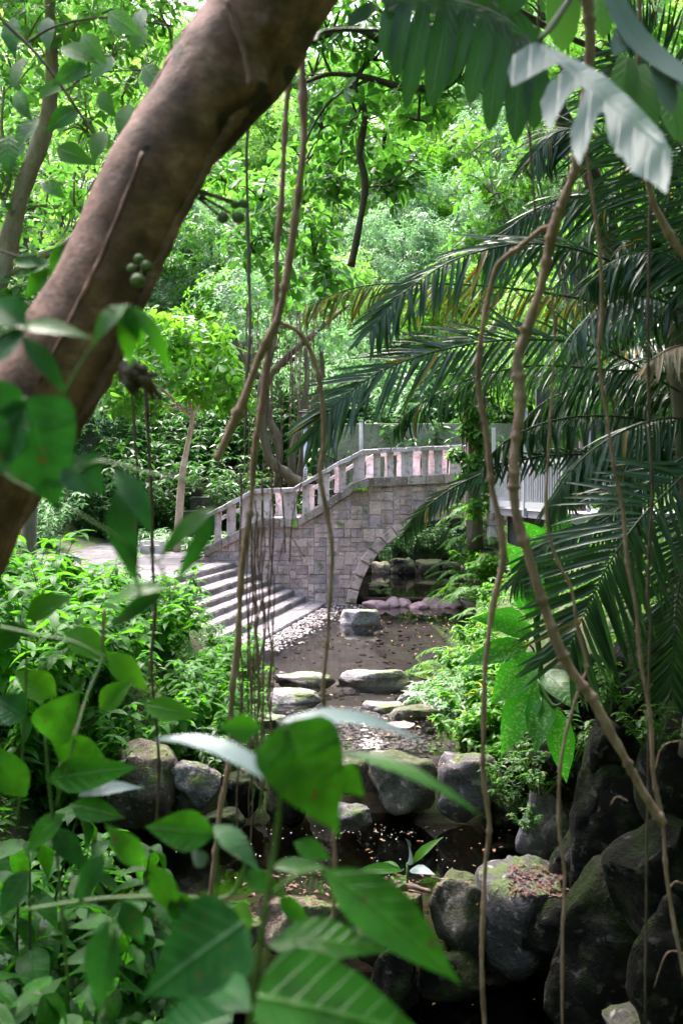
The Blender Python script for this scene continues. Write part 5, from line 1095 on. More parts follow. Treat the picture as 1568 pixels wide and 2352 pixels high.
burrs = [(fr_(590, 205, -.06), .085, .04), (fr_(560, 300, -.06), .05, -.03), (fr_(488, 458, -.02), .075, .05), (fr_(465, 415, -.08), .03, -.02), (fr_(300, 850, -.03), .06, .04), (fr_(335, 640), .04, .012), (fr_(210, 660), .02, .012), (fr_(440, 590, -.04), .05, .025), (fr_(225, 980, -.03), .06, .03), (fr_(620, 60, -.1), .05, .02)]
trunkmesh(Pf, [.138, .136, .131, .125, .120, .115, .111, .113, .119, .127, .133], 96, fO, 3, burrs).build('trunk', M['fig'], fig)
P2 = catmull([W(u, v, yf+.05) for u, v in [(400, 440), (470, 340), (560, 230), (625, 150), (685, 40), (765, -80), (860, -260), (1000, -600)]], 10)
trunkmesh(P2, [.02, .05, .062, .064, .062, .06, .05], 48, fO, 8).build('limb', M['fig'], fig)
# rounded ridges (roots grown onto the trunk)
for pts, r in [([(-50, 1010), (30, 860), (118, 700), (190, 540), (256, 400), (330, 250), (412, 115), (486, 0), (560, -120)], .013), ([(-25, 1330), (68, 1160), (165, 1000), (248, 860), (318, 705), (370, 590), (428, 470), (470, 385), (520, 300), (560, 245)], .014), ([(520, 0), (560, 120), (575, 200)], .006), ([(90, 880), (200, 660), (262, 520), (330, 350)], .005)]:
    mb = MB(); tube(mb, [p-fO for p in catmull([fr_(u, v, -.035 if r > .01 else -.13) for u, v in pts], 10)], [r, r*1.3, r, r*1.2], 10, rough=.35, seed=r*100); mb.build('root_ridge', M['fig'], fig)
# dark stub with tangled scar
mb = MB()
for i in range(12): tube(mb, [p-fO for p in catmull([fr_(300+random.uniform(-20, 20), 850+random.uniform(-20, 20)), fr_(320+random.uniform(-30, 30), 870+random.uniform(-30, 25), -.17), fr_(330+random.uniform(-20, 40), 890+random.uniform(-30, 30), -.12)], 4)], [.014, .012, .004], 6, rough=.3, seed=i)
mb.build('dead_stub', M['vinedark'], fig)
def sphere(mb, c, r, O, sq=1.0):
    V, F = SPH; mb.add([(c.x+x*r-O.x, c.y+y*r-O.y, c.z+z*r*sq-O.z) for x, y, z in V], F, (random.random(), 0, 0, 0))
import bmesh
bm_ = bmesh.new(); bmesh.ops.create_icosphere(bm_, subdivisions=3, radius=1); SPH = ([tuple(v.co) for v in bm_.verts], np.array([[x.index for x in f.verts] for f in bm_.faces])); bm_.free()
for (u, v, r, st_, dy) in [(512, 500, 14, (455, 455), -.04), (547, 500, 15, (460, 450), -.04), (560, 468, 12, (462, 440), -.04), (540, 470, 11, (460, 440), -.04), (318, 645, 17, (328, 615), -.17), (336, 612, 14, (330, 600), -.16), (320, 595, 12, (327, 590), -.16), (304, 618, 12, (327, 600), -.155)]:
    mb = MB(); c = fr_(u, v, dy); sphere(mb, c, r/FP*yf, fO, .95); f_ = mb.build('fig_fruit', M['figfruit'], fig)
    mb = MB(); tube(mb, [fr_(*st_, dy+.03)-fO, c-fO], [.005, .003], 6); mb.build('fruit_stalk', M['fig'], f_)
# unseen canopy hung on the fig, added and thinned to shape the foreground light
C = []
random.seed(31)
for i in range(430):
    x = random.uniform(-9, 9); y_ = random.uniform(-7, 16)
    z = max(5.8, 4.8+.5*y_)+random.uniform(0, 1.4)
    if y_ > 12 and -3.0 < x < 1.0 : continue
    if -5 < x < 1.5 and -.8 < y_ < 4.8 and random.random() < .75: continue
    C.append((x, y_, z))
for i in range(70): C.append((random.uniform(1.5, 8), random.uniform(4.5, 13), 0)); C[-1] = (C[-1][0], C[-1][1], max(6, 4.9+.5*C[-1][1])+random.uniform(0, 1))
for i in range(60):      # unseen foliage added behind and beside the viewer to cut the light
    C.append((random.uniform(-9, 9), random.uniform(-9, -3.5), random.uniform(2.2, 6.5)))
for i in range(24): C.append((random.choice([-1, 1])*random.uniform(4.2, 7.5), random.uniform(-2, 3.0), random.uniform(2.5, 6.5)))
mb = MB(); foliage(mb, [tuple(Vector(c)-fO) for c in C], 1.15, 26, .30, 'lo', 5, wr=.46, flat=.5); mb.build('crown', LG['canopy'], fig, smooth=False)  # light-blocking canopy, kept as part of the fig
mb = MB()
for i in range(26):
    c = Vector(random.choice(C)); s = W(random.uniform(700, 740), -700, yf); 
    tube(mb, [p-fO for p in catmull([s, s.lerp(c, .5)+Vector((0, 0, .8)), c], 5)], [.06, .04, .012], 6)
mb.build('limb', M['fig'], fig)
# ------------------------------------------------------------------ hanging vines and aerial roots
def vine(label, pts, wpx, mat='vine', y=None, knots=.20, cat='vine', name='hanging_vine', side=()):
    P = [W(p[0], p[1], p[2] if len(p) > 2 else y) for p in pts]; Pc = catmull(P, 12); ym = sum(p.y for p in P)/len(P)
    ws = [wpx]*2 if not hasattr(wpx, '__len__') else wpx
    O = Pc[0].copy(); n = len(Pc); rr = np.interp(np.linspace(0, 1, n), np.linspace(0, 1, len(ws)), ws)/2/FP*ym
    Pj = []; 
    for i, p in enumerate(Pc): Pj.append(p+Vector((noise.noise(p*4), noise.noise(p*4+Vector((9, 0, 0))), 0))*rr[i]*.8)
    rad = [r*(1+knots*noise.noise(Pc[i]*9+Vector((3, 1, 2)))*2+(.45 if i % 17 == 11 else 0)+(.3 if i % 23 == 4 else 0)) for i, r in enumerate(rr)]
    mb = MB(); tube(mb, [p-O for p in Pj], rad, 9, rough=.10, seed=wpx if not hasattr(wpx, '__len__') else wpx[0])
    for sp_ in side:
        Q = catmull([W(*q, y) if len(q) == 2 else W(*q) for q in sp_[0]], 6); tube(mb, [p-O for p in Q], [sp_[1]/2/FP*ym, sp_[1]/5/FP*ym], 6, rough=.1)
    o = mb.build(name, M[mat]); o.location = O; return tag(o, label, cat)
vine('long reddish root falling from the top and ending in a cut stub above the steps', [(692, -60), (692, 60), (695, 180), (696, 330), (680, 480), (655, 640), (636, 735), (590, 830), (545, 950), (500, 1056)], [18, 17, 17, 18, 19], y=2.9)
vine('brown root curving down from the fork to hang in front of the arch', [(640, 738), (690, 770), (722, 840), (740, 930), (745, 1020), (735, 1090), (750, 1180), (762, 1290), (750, 1480), (742, 1580), (748, 1640)], [11, 12, 11, 10, 9, 10], y=2.95)
vine('darker root hanging beside the long reddish root and running down before the steps', [(668, 150), (655, 300), (648, 440), (636, 560), (634, 700), (612, 820), (600, 930), (585, 1060), (575, 1180), (560, 1290), (545, 1450), (535, 1600), (528, 1740), (505, 1860), (490, 2000), (478, 2130)], [13, 12, 16, 14, 13, 12], 'vine', y=3.0)
vine('thickest vine, crooked and pinkish, sweeping from the top right down to the dark boulders', [(1338, -60), (1345, 60), (1348, 150), (1335, 280), (1318, 390), (1288, 470), (1268, 540), (1245, 650), (1210, 760), (1192, 830), (1196, 920), (1182, 1020), (1180, 1100), (1184, 1180), (1210, 1270), (1240, 1370), (1275, 1470), (1310, 1540), (1360, 1610), (1420, 1720), (1475, 1820), (1520, 1892)], [26, 24, 22, 22, 25, 23, 24, 20], y=2.9)
vine('dark branch leaving the thickest vine and hanging straight to the bottom of the photo', [(1272, 520), (1240, 530), (1190, 570), (1140, 610), (1118, 690), (1104, 780), (1098, 880), (1112, 980), (1126, 1100), (1145, 1190), (1155, 1280), (1135, 1380), (1118, 1500), (1108, 1650), (1110, 1780), (1122, 1900), (1112, 2000), (1106, 2180), (1112, 2400)], [13, 11, 12, 14, 12, 11, 9], y=3.0)
vine('vine leaving the top right corner and slanting out of the right edge', [(1467, -60), (1465, 80), (1462, 200), (1470, 300), (1495, 440), (1530, 520), (1600, 640)], [11, 12, 14, 16], y=2.9)
vine('thin wavy brown vine with curled tendrils hanging nearest the right edge', [(1340, 300), (1356, 420), (1374, 560), (1380, 700), (1373, 820), (1392, 950), (1408, 1060), (1432, 1180), (1440, 1290), (1458, 1400), (1470, 1520), (1492, 1660), (1500, 1780), (1520, 1900), (1530, 2010), (1548, 2130), (1580, 2280)], [7, 8, 9, 9, 9], y=3.2,
     side=[([(1440, 1840), (1415, 1830), (1400, 1850)], 4), ([(1500, 1775), (1520, 1715), (1560, 1700)], 4), ([(1535, 2040), (1550, 2025), (1568, 2030)], 4), ([(1570, 2190), (1530, 2190), (1500, 2270)], 4)])
vine('thin greenish vine hanging straight down near the right edge', [(1492, 440), (1490, 620), (1486, 800), (1490, 960), (1498, 1130), (1492, 1240), (1485, 1360), (1492, 1430), (1488, 1600), (1480, 2352)], [6, 7, 7, 5], 'vinedark', y=3.6)
vine('fine vine hanging behind the thickest vine and bending right above the boulders', [(1262, 640), (1272, 760), (1268, 900), (1258, 1040), (1252, 1180), (1275, 1280), (1310, 1350), (1325, 1440), (1348, 1530), (1335, 1570), (1300, 1680), (1284, 1780), (1282, 1900), (1296, 2010), (1290, 2160), (1292, 2400)], [5, 6, 7, 8, 6], 'vine', y=3.4)
vine('thin dark twig dangling above the fork of the thickest vine', [(1240, -40), (1232, 120), (1216, 260), (1222, 400), (1232, 500), (1246, 525)], [6, 5, 5], 'vinedark', y=3.2)
vine('thin dark hanging root at the top right between two vines', [(1310, -40), (1305, 80), (1298, 200)], [6, 4], 'vinedark', y=3.6)
vine('pale thin root hanging behind the figs', [(610, 20), (585, 180), (568, 330), (568, 480), (572, 620), (574, 760), (566, 900), (562, 1010)], [7, 7, 6], 'bark', y=5.5)
vine('thin root with a tangle of dead twigs hanging beside the leaning trunk', [(330, 840), (338, 960), (344, 1060), (350, 1180), (352, 1290), (356, 1400), (348, 1520), (358, 1640), (366, 1760), (360, 1900)], [9, 8, 7, 6], 'vinedark', y=3.2, side=[([(340, 900), (310, 880), (300, 900)], 5), ([(338, 920), (370, 900), (380, 880)], 5), ([(342, 960), (360, 930), (350, 900)], 5)])
vine('thin straight root hanging left of the plaza tree', [(300, 890), (310, 1000), (318, 1120), (312, 1300)], [6, 5], 'vinedark', y=4.5)
vine('reddish stem rising through the left foreground leaves', [(240, 1400), (232, 1520), (200, 1600), (170, 1690), (120, 1800)], [6, 6], 'vine', y=2.6)
vine('short brown root hanging to the bottom centre of the photo', [(768, 1900), (770, 1980), (766, 2080), (760, 2160), (770, 2260), (790, 2400)], [9, 10, 8], 'vine', y=2.6)
random.seed(44)
for i in range(16):
    u = random.choice([555, 566, 575, 582, 590, 597, 603, 610, 622])+random.uniform(-5, 5); v0 = random.uniform(1080, 1260); v1 = random.uniform(1640, 1880)
    pts = [(u, v0)]; 
    while pts[-1][1] < v1: pts.append((u+random.uniform(-7, 7)+(pts[-1][1]-v0)*random.uniform(-.006, .006), pts[-1][1]+random.uniform(60, 120)))
    o = vine('fine thread-like aerial root in the bundle hanging before the bridge', pts, random.uniform(2.4, 4.2), 'root', y=random.uniform(3.5, 4.5), name='aerial_root', cat='root'); o['group'] = 'thread-like aerial roots hanging before the bridge'
for i, (u, v0, v1) in enumerate([(598, 1790, 1880), (612, 1800, 1890), (584, 1780, 1850), (605, 1770, 1860)]):
    o = vine('pale green growing tip at the end of a hanging root', [(u+6, v0-40), (u, v0+40), (u-8, v1)], 3.2, 'greenstem', y=4.0, name='root_tip', cat='root'); o['group'] = 'pale green root tips above the lower pool'
for i, (pts, wd) in enumerate([([(628, 1000), (640, 1080), (652, 1180), (655, 1270)], 3), ([(640, 880), (648, 1000), (640, 1100)], 3), ([(700, 1050), (690, 1120), (672, 1190), (665, 1290)], 3), ([(640, 1290), (660, 1230), (700, 1280)], 2)]):
    o = vine('hair-thin dangling root against the bridge wall', pts, wd, 'root', y=4.4, name='aerial_root', cat='root'); o['group'] = 'hair-thin roots against the bridge wall'
q = W(672, 1192, 4.4); mb = MB(); leaves(mb, 'mid', [(0, 0, 0)], [(.4, 0, -1)], [(0, -1, 0)], .045, .02, .4, .9); o = mb.build('caught_leaf', LG['lime']); o.location = q; tag(o, 'single small green leaf caught on a thin root before the bridge', 'leaf')
# ------------------------------------------------------------------ monstera leaves, upper right
def lobed(parent, b, t, wpx, lm, nrmv, nl=6, droop=.5, lobe_w=.22, curl=.5, tip=True, ang=.75, asym=(1, 1)):
    """pinnately split blade: each lobe a broad finger joined to a solid central strip"""
    B, Tt = W(*b), W(*t); ch = Tt-B; L = ch.length; T_ = ch.normalized(); n_ = Vector(nrmv).normalized(); S = T_.cross(n_).normalized(); n_ = S.cross(T_)
    O = parent.location; mb = MB(); Wd = wpx/FP*(b[2]+t[2])/2
    leaves(mb, template([0, .05, .15, .3, .5, .7, .9, 1], [.6, .9, 1, 1, .95, .8, .6, .0], .05), [tuple(B-O)], [tuple(T_)], [tuple(n_)], L*.95, Wd*.30, .15, .5)
    for i in range(nl):
        f = (i+.5)/nl; p = B+ch*(.04+.86*f)
        for s in (0, 1):
            sg = -1 if s == 0 else 1
            a = ang*(1-f)+.15+f*.75; prof = (math.sin(math.pi*(.22+.62*f)))**.6*asym[s]
            d = S*sg*math.cos(a*.9-.15)+T_*math.sin(a*.9-.15)
            Lb = Wd*.54*prof*random.uniform(.92, 1.08)
            d = Vector((d.x, d.y, d.z-droop*.3)).normalized()
            leaves(mb, template([0, .12, .35, .6, .82, .95, 1], [1, .98, .92, 1, .8, .4, 0], .05), [tuple(p-O)], [tuple(d)], [tuple(n_+Vector((random.uniform(-.1, .1), random.uniform(-.1, .1), .1)))], Lb, L/nl*1.02, curl, random.random()*.4+.3)
    return mb.build('leaf', LG[lm], parent)
mon = empty('monstera_vine', W(1380, -120, 2.2)); tag(mon, 'climbing monstera with huge split leaves hanging into the upper right', 'plant'); random.seed(3)
FT = template([0, .12, .3, .55, .78, .92, 1], [.55, .75, .92, 1, .8, .45, 0], .06)
def fingers(specs, lm, nv, cu=.4):
    for b_, t_, w_ in specs: bigleaf(mon, b_, t_, w_, lm, cu, (nv[0]+random.uniform(-.15, .15), nv[1], nv[2]), FT, name='leaf_lobe')
def strip_leaf(pts, wpx, lm):
    mb = MB(); Q = catmull([W(*q) for q in pts], 6)
    for i in range(len(Q)-1):
        pass
    V = []; n = len(Q); O_ = mon.location
    for i, q in enumerate(Q):
        t = (Q[min(i+1, n-1)]-Q[max(0, i-1)]).normalized(); s = t.cross(Vector((0, -1, .4))).normalized(); w_ = wpx/FP*q.y*.5*math.sin(math.pi*(.12+.80*i/(n-1)))**.5
        V += [tuple(q-s*w_-O_), tuple(q-O_-Vector((0, -.004, -.004))), tuple(q+s*w_-O_)]
    F = [(k*3+e, k*3+e+1, k*3+e+4, k*3+e+3) for k in range(n-1) for e in (0, 1)]
    D = np.zeros((len(V), 4)); D[:, 0] = .5; D[:, 1] = np.tile([0, .5, 1], n); D[:, 2] = np.repeat(np.linspace(0, 1, n), 3)
    mb.add(V, F, D); mb.build('leaf', LG[lm], mon)
# pale upper leaf, blade traced lobe by lobe
def leafpoly(outline, mid, y0, fold, lm, sag=0.0, nsub=2):
    from mathutils.geometry import tessellate_polygon
    pts = [Vector((u, v, 0)) for u, v in outline]; tris = tessellate_polygon([pts])
    bm = bmesh.new(); vs = [bm.verts.new(p) for p in pts]
    for t in tris: bm.faces.new([vs[i] for i in t])
    bm.verts.ensure_lookup_table()
    for _ in range(3):
        es = [e for e in bm.edges if e.calc_length() > 14]
        bmesh.ops.subdivide_edges(bm, edges=es, cuts=1); bmesh.ops.triangulate(bm, faces=bm.faces[:])
    bm.verts.index_update()
    (ax, ay), (bx, by) = mid; L = math.hypot(bx-ax, by-ay); tx, ty = (bx-ax)/L, (by-ay)/L; V = []; D = []
    for v in bm.verts:
        px, py = v.co.x-ax, v.co.y-ay; s = (px*tx+py*ty)/L; q = (-px*ty+py*tx)
        yy = y0+fold*abs(q)-.0011*(v.co.y-ay)+sag*s*s+.004*math.sin(s*26)
        V.append(tuple(W(v.co.x, v.co.y, yy)-mon.location)); D.append((.5, .5+q/260, s, 0))
    F = [[x.index for x in f.verts] for f in bm.faces]; bm.free()
    mb = MB(); mb.add(V, F, np.array(D)); return mb.build('leaf', LG[lm], mon)
zz = lambda L_: [(783.6+.5*x, .5*y) for x, y in L_]
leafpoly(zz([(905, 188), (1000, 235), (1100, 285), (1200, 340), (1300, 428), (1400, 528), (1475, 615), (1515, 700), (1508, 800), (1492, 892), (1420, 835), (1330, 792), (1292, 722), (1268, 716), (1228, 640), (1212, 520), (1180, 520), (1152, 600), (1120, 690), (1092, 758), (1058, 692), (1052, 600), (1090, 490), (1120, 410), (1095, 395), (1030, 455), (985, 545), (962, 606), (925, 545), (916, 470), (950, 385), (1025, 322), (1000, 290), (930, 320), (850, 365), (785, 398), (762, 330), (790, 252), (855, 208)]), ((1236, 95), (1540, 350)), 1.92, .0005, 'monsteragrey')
# second pale leaf at the corner
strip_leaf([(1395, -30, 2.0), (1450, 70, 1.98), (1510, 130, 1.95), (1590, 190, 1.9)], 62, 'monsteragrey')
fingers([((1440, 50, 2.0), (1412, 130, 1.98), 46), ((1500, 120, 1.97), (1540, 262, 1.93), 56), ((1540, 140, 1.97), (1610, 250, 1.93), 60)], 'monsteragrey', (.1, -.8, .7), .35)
# dark hanging leaf with finger lobes
strip_leaf([(1250, 150, 2.6), (1180, 60, 2.6), (1080, 10, 2.62), (960, 0, 2.62), (880, 10, 2.6)], 90, 'monstera')
fingers([((900, 0, 2.62), (886, 142, 2.6), 44), ((930, 5, 2.6), (907, 180, 2.58), 48), ((975, 10, 2.6), (930, 255, 2.56), 50), ((1030, 10, 2.6), (990, 248, 2.55), 66), ((1075, 20, 2.6), (1030, 200, 2.57), 56), ((1120, 30, 2.6), (1078, 245, 2.55), 58), ((1155, 50, 2.6), (1122, 308, 2.54), 60), ((1195, 80, 2.6), (1182, 332, 2.53), 66), ((1230, 120, 2.58), (1226, 300, 2.54), 60), ((860, 10, 2.62), (800, 60, 2.6), 40),
 ((1100, 10, 2.6), (1150, -110, 2.6), 70), ((1160, 30, 2.6), (1230, -80, 2.6), 70), ((1020, 0, 2.6), (1040, -120, 2.6), 66)], 'monstera', (-.1, -1, .3), .4)
fingers([((1290, -60, 2.9), (1290, 120, 2.85), 80), ((1360, -80, 3.0), (1385, 90, 2.9), 70), ((1440, 130, 2.6), (1400, 330, 2.5), 70), ((1460, 150, 2.6), (1480, 350, 2.5), 80), ((1520, 180, 2.6), (1560, 330, 2.5), 80)], 'canopy', (0, -1, .3), .3)
mb = MB(); mO = mon.location
for pts in ([(1380, -120, 2.2), (1300, -70, 2.5), (1240, -40, 2.6)], [(1380, -120, 2.2), (1280, 40, 2.0), (1236, 95, 1.92)], [(1380, -120, 2.2), (1390, -40, 2.1), (1400, 20, 2.0)], [(1380, -120, 2.2), (1350, -60, 2.6), (1330, -30, 2.9)], [(1200, -60, 2.8), (1000, 60, 2.8), (760, 70, 2.8), (720, 100, 2.7)]): tube(mb, [p-mO for p in catmull([W(*q) for q in pts], 6)], [.009, .006], 8)
mb.build('stem', M['darkstem'], mon)
# ------------------------------------------------------------------ foreground leaves
def fgplant(label, base, specs, stems, cat='plant', name='foreground_plant', stem='greenstem'):
    root = empty(name, W(*base)); tag(root, label, cat); O = root.location
    for pts, wpx in stems:
        P = catmull([W(*q) for q in pts], 8); ym = pts[0][2]
        mb = MB(); tube(mb, [p-O for p in P], [wpx/2/FP*ym, wpx/2.6/FP*ym], 8, rough=.05); mb.build('stem', M[stem], root)
    for s in specs:
        b, t, w_ = s[0], s[1], s[2]; lm = s[3] if len(s) > 3 else 'near'; cu = s[4] if len(s) > 4 else .5; nv = s[5] if len(s) > 5 else (random.uniform(-.3, .3), -1, .5); tm = s[6] if len(s) > 6 else 'hi'
        bigleaf(root, b, t, w_, lm, cu, nv, tm)
    return root
random.seed(8)
y1 = 1.25
fgplant('broad-leaved plant with a large heart-shaped leaf hanging at the lower centre', (560, 2500, y1), [
 ((655, 1665, y1), (780, 1925, y1-.02), 205, 'near', .35, (.15, -1, .25), 'heart'),
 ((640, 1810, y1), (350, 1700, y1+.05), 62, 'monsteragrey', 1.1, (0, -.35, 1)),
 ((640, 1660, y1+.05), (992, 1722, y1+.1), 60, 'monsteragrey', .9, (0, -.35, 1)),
 ((770, 1728, y1), (1118, 1885, y1-.1), 44, 'near', .7, (.1, -.45, 1)),
 ((600, 1672, y1+.1), (500, 1672, y1+.1), 62, 'near', .3, (0, -1, .3)),
 ((775, 1770, y1+.05), (838, 1830, y1+.05), 72, 'near', .3, (0, -1, .2), 'heart'),
 ((742, 1995, y1), (1058, 2262, y1-.05), 138, 'near', .5, (.2, -.8, .6)),
 ((620, 2172, y1), (890, 2190, y1), 110, 'near', .9, (0, -.6, .9)),
 ((560, 2120, y1), (320, 2300, y1-.02), 215, 'neardark', .35, (0, -.9, .55), 'heart'),
 ((590, 2290, y1-.1), (1010, 2400, y1-.1), 250, 'near', .4, (0, -.7, .8), 'heart'),
 ((575, 2320, y1-.1), (480, 2250, y1), 90, 'neardark', .4, (0, -.7, .6)),
 ((530, 2340, y1-.2), (330, 2420, y1-.2), 150, 'neardark', .4, (0, -.7, .8))],
 [([(555, 2600, y1), (575, 2340, y1), (600, 2150, y1), (620, 2020, y1), (640, 1880, y1), (645, 1790, y1), (655, 1670, y1)], 15), ([(615, 2060, y1), (680, 2010, y1), (742, 1995, y1)], 9), ([(590, 2290, y1), (610, 2230, y1), (620, 2172, y1)], 9), ([(640, 1840, y1), (700, 1760, y1), (770, 1728, y1)], 7)])
y2 = 1.7
fgplant('green plant with upright pointed leaves beside the lower pool', (430, 2500, y2), [
 ((495, 1915, y2), (332, 1900, y2), 92, 'near', .5, (0, -1, .4)),
 ((490, 1895, y2), (598, 2005, y2-.05), 60, 'neardark', .6, (0, -.5, .8)),
 ((350, 1985, y2), (415, 2110, y2), 60, 'near', .4, (0, -1, .3)),
 ((395, 2050, y2), (450, 2130, y2), 62, 'near', .4, (0, -1, .3)),
 ((560, 2070, y2), (540, 2170, y2), 62, 'canopy', .4, (0, -1, .2)),
 ((550, 2000, y2), (660, 2060, y2), 46, 'near', .5, (0, -.8, .6)),
 ((255, 2110, y2-.2), (232, 2325, y2-.2), 88, 'neardark', .5, (-.2, -1, .5)),
 ((640, 2060, y2), (712, 2130, y2), 44, 'near', .4, (0, -.8, .6)),
 ((675, 1935, y2), (760, 1975, y2), 50, 'near', .4, (0, -.8, .6)),
 ((620, 1990, y2), (770, 2000, y2), 40, 'near', .5, (0, -.6, .8)),
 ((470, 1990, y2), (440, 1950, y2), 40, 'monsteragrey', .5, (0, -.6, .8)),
 ((330, 1990, y2), (240, 1890, y2), 60, 'near', .5, (0, -.8, .6)),
 ((240, 1960, y2), (180, 2080, y2), 56, 'neardark', .6, (0, -.8, .6)),
 ((280, 2070, y2), (330, 2170, y2), 60, 'neardark', .6, (0, -.8, .6)),
 ((410, 2070, y2), (500, 2150, y2), 60, 'neardark', .5, (0, -.8, .6))],
 [([(60, 2090, y2), (230, 2065, y2), (400, 2060, y2), (520, 2060, y2), (560, 2000, y2), (565, 1960, y2)], 9), ([(490, 2100, y2), (500, 2000, y2), (495, 1910, y2)], 7), ([(230, 2400, y2), (255, 2200, y2-.2), (255, 2110, y2-.2)], 7)])
y3 = 2.2
fgplant('bushy plant with broad glowing leaves at the left edge', (180, 2300, y3), [
 ((105, 1690, y3), (190, 1578, y3), 105, 'near', .3, (.1, -1, .2), 'heart'),
 ((110, 1790, y3), (322, 1762, y3), 82, 'near', .6, (0, -1, .35)),
 ((120, 1700, y3), (250, 1760, y3+.1), 80, 'near', .5, (0, -1, .3)),
 ((130, 1600, y3+.5), (30, 1540, y3+.5), 70, 'shrub', .5, (0, -.9, .5)),
 ((250, 1500, y3+.5), (340, 1590, y3+.5), 60, 'shrub', .5, (0, -.9, .5)),
 ((230, 1630, y3+.4), (310, 1560, y3+.4), 60, 'shrub', .5, (0, -.9, .5)),
 ((330, 1620, y3+.4), (460, 1650, y3+.4), 56, 'shrub', .6, (0, -.9, .5)),
 ((60, 1650, y3), (-20, 1600, y3), 80, 'neardark', .5, (0, -.9, .6)),
 ((60, 1830, y3), (-30, 1700, y3), 80, 'near', .5, (0, -.9, .6)),
 ((160, 1850, y3), (290, 1880, y3), 60, 'near', .5, (0, -.9, .6)),
 ((150, 1870, y3), (60, 1960, y3), 60, 'near', .6, (0, -.7, .6)),
 ((180, 1830, y3), (330, 1810, y3+.1), 52, 'monsteragrey', .5, (0, -.5, 1)),
 ((120, 1900, y3), (200, 2000, y3), 56, 'neardark', .6, (0, -.7, .6)),
 ((70, 2000, y3), (0, 2110, y3), 66, 'neardark', .6, (0, -.7, .6)),
 ((60, 1420, y3+.4), (170, 1370, y3+.4), 70, 'shrub', .5, (0, -.8, .6)),
 ((150, 1450, y3+.4), (260, 1520, y3+.4), 70, 'shrub', .5, (0, -.8, .6)),
 ((60, 1440, y3+.4), (-20, 1500, y3+.4), 70, 'near', .5, (0, -.8, .6))],
 [([(160, 2300, y3), (130, 1950, y3), (112, 1790, y3), (105, 1690, y3)], 8), ([(240, 1505, y3+.2), (200, 1600, y3+.1), (160, 1740, y3), (130, 1850, y3)], 7), ([(0, 1440, y3-.4), (90, 1460, y3-.4), (170, 1475, y3-.4), (240, 1510, y3-.4)], 9), ([(40, 1900, y3+.4), (60, 1600, y3+.4), (60, 1430, y3+.4)], 6)])
y4 = 1.35
fgplant('climber with big dark leaves curling in front of the leaning trunk', (-40, 1500, y4), [
 ((60, 915, y4), (140, 1190, y4), 200, 'neardark', .35, (0, -.9, .5), 'heart'),
 ((60, 925, y4), (-40, 1130, y4), 150, 'neardark', .35, (-.2, -.9, .5)),
 ((150, 1060, y4), (240, 1140, y4), 110, 'neardark', .5, (0, -.8, .6)),
 ((262, 1075, y4), (350, 1235, y4-.02), 66, 'neardark', .6, (.5, -.8, .5)),
 ((270, 1120, y4+.02), (320, 1350, y4), 76, 'neardark', .5, (-.3, -1, .2)),
 ((492, 1165, y4), (365, 1290, y4), 50, 'near', .7, (0, -.8, .7)),
 ((495, 1175, y4), (400, 1345, y4), 40, 'neardark', .6, (.4, -.9, .3)),
 ((385, 1350, y4), (228, 1400, y4), 46, 'near', .9, (0, -.6, .8)),
 ((380, 1360, y4), (240, 1455, y4), 44, 'neardark', .8, (0, -.9, .4)),
 ((290, 700, y4), (215, 800, y4), 60, 'near', .8, (-.4, -.8, .4)),
 ((300, 700, y4), (300, 845, y4), 54, 'near', .6, (0, -1, .2)),
 ((315, 705, y4), (395, 875, y4), 40, 'near', .8, (.4, -.9, .3)),
 ((290, 700, y4), (330, 800, y4), 50, 'near', .6, (.2, -1, .2)),
 ((40, 750, y4), (215, 780, y4), 52, 'near', .6, (0, -.8, .7)),
 ((50, 770, y4), (160, 920, y4), 48, 'neardark', .6, (.3, -.9, .4)),
 ((60, 745, y4), (-40, 690, y4), 90, 'neardark', .5, (0, -.8, .6)),
 ((60, 760, y4), (-60, 870, y4), 90, 'neardark', .5, (0, -.8, .6)),
 ((-10, 870, y4), (60, 1000, y4), 70, 'neardark', .5, (0, -.8, .6)),
 ((20, 1040, y4+.1), (110, 1110, y4+.1), 100, 'near', .5, (0, -.8, .5))],
 [([(-60, 1070, y4), (60, 1080, y4), (160, 1090, y4), (230, 1060, y4), (330, 1085, y4), (430, 1105, y4), (488, 1140, y4), (495, 1180, y4)], 9), ([(-40, 1060, y4), (40, 1110, y4), (180, 1180, y4), (280, 1240, y4), (360, 1290, y4), (385, 1350, y4)], 8), ([(150, 900, y4), (210, 800, y4), (280, 715, y4), (300, 700, y4)], 7), ([(-40, 800, y4), (20, 760, y4), (60, 750, y4)], 8), ([(-40, 1060, y4), (0, 960, y4), (60, 915, y4)], 8)])
# leafy branch in front of the pale tree, upper left
random.seed(17)
specs = []
for (u, v) in [(30, 40), (110, 40), (190, 80), (250, 30), (330, 60), (60, 130), (140, 110), (260, 130), (330, 150), (40, 210), (150, 190), (230, 210), (300, 240), (180, 250), (90, 270), (240, 300), (20, 310), (130, 340), (330, 20), (400, 90), (60, 330), (200, 150)]:
    a = random.uniform(.3, 2.6); l = random.uniform(75, 105); yy = random.uniform(3.3, 4.2)
    specs.append(((u, v, yy), (u+math.cos(a)*l, v+math.sin(a)*l, yy-.05), l*.50, random.choice(['near', 'canopy', 'near', 'shrub']), .5, (random.uniform(-.5, .5), -1, random.uniform(-.2, .7))))
for b_, t_ in [((95, 420), (155, 460)), ((120, 600), (30, 640)), ((110, 620), (60, 690)), ((150, 560), (120, 640)), ((30, 600), (110, 610))]:
    specs.append(((*b_, 3.0), (*t_, 3.0), 42, 'near', .5))
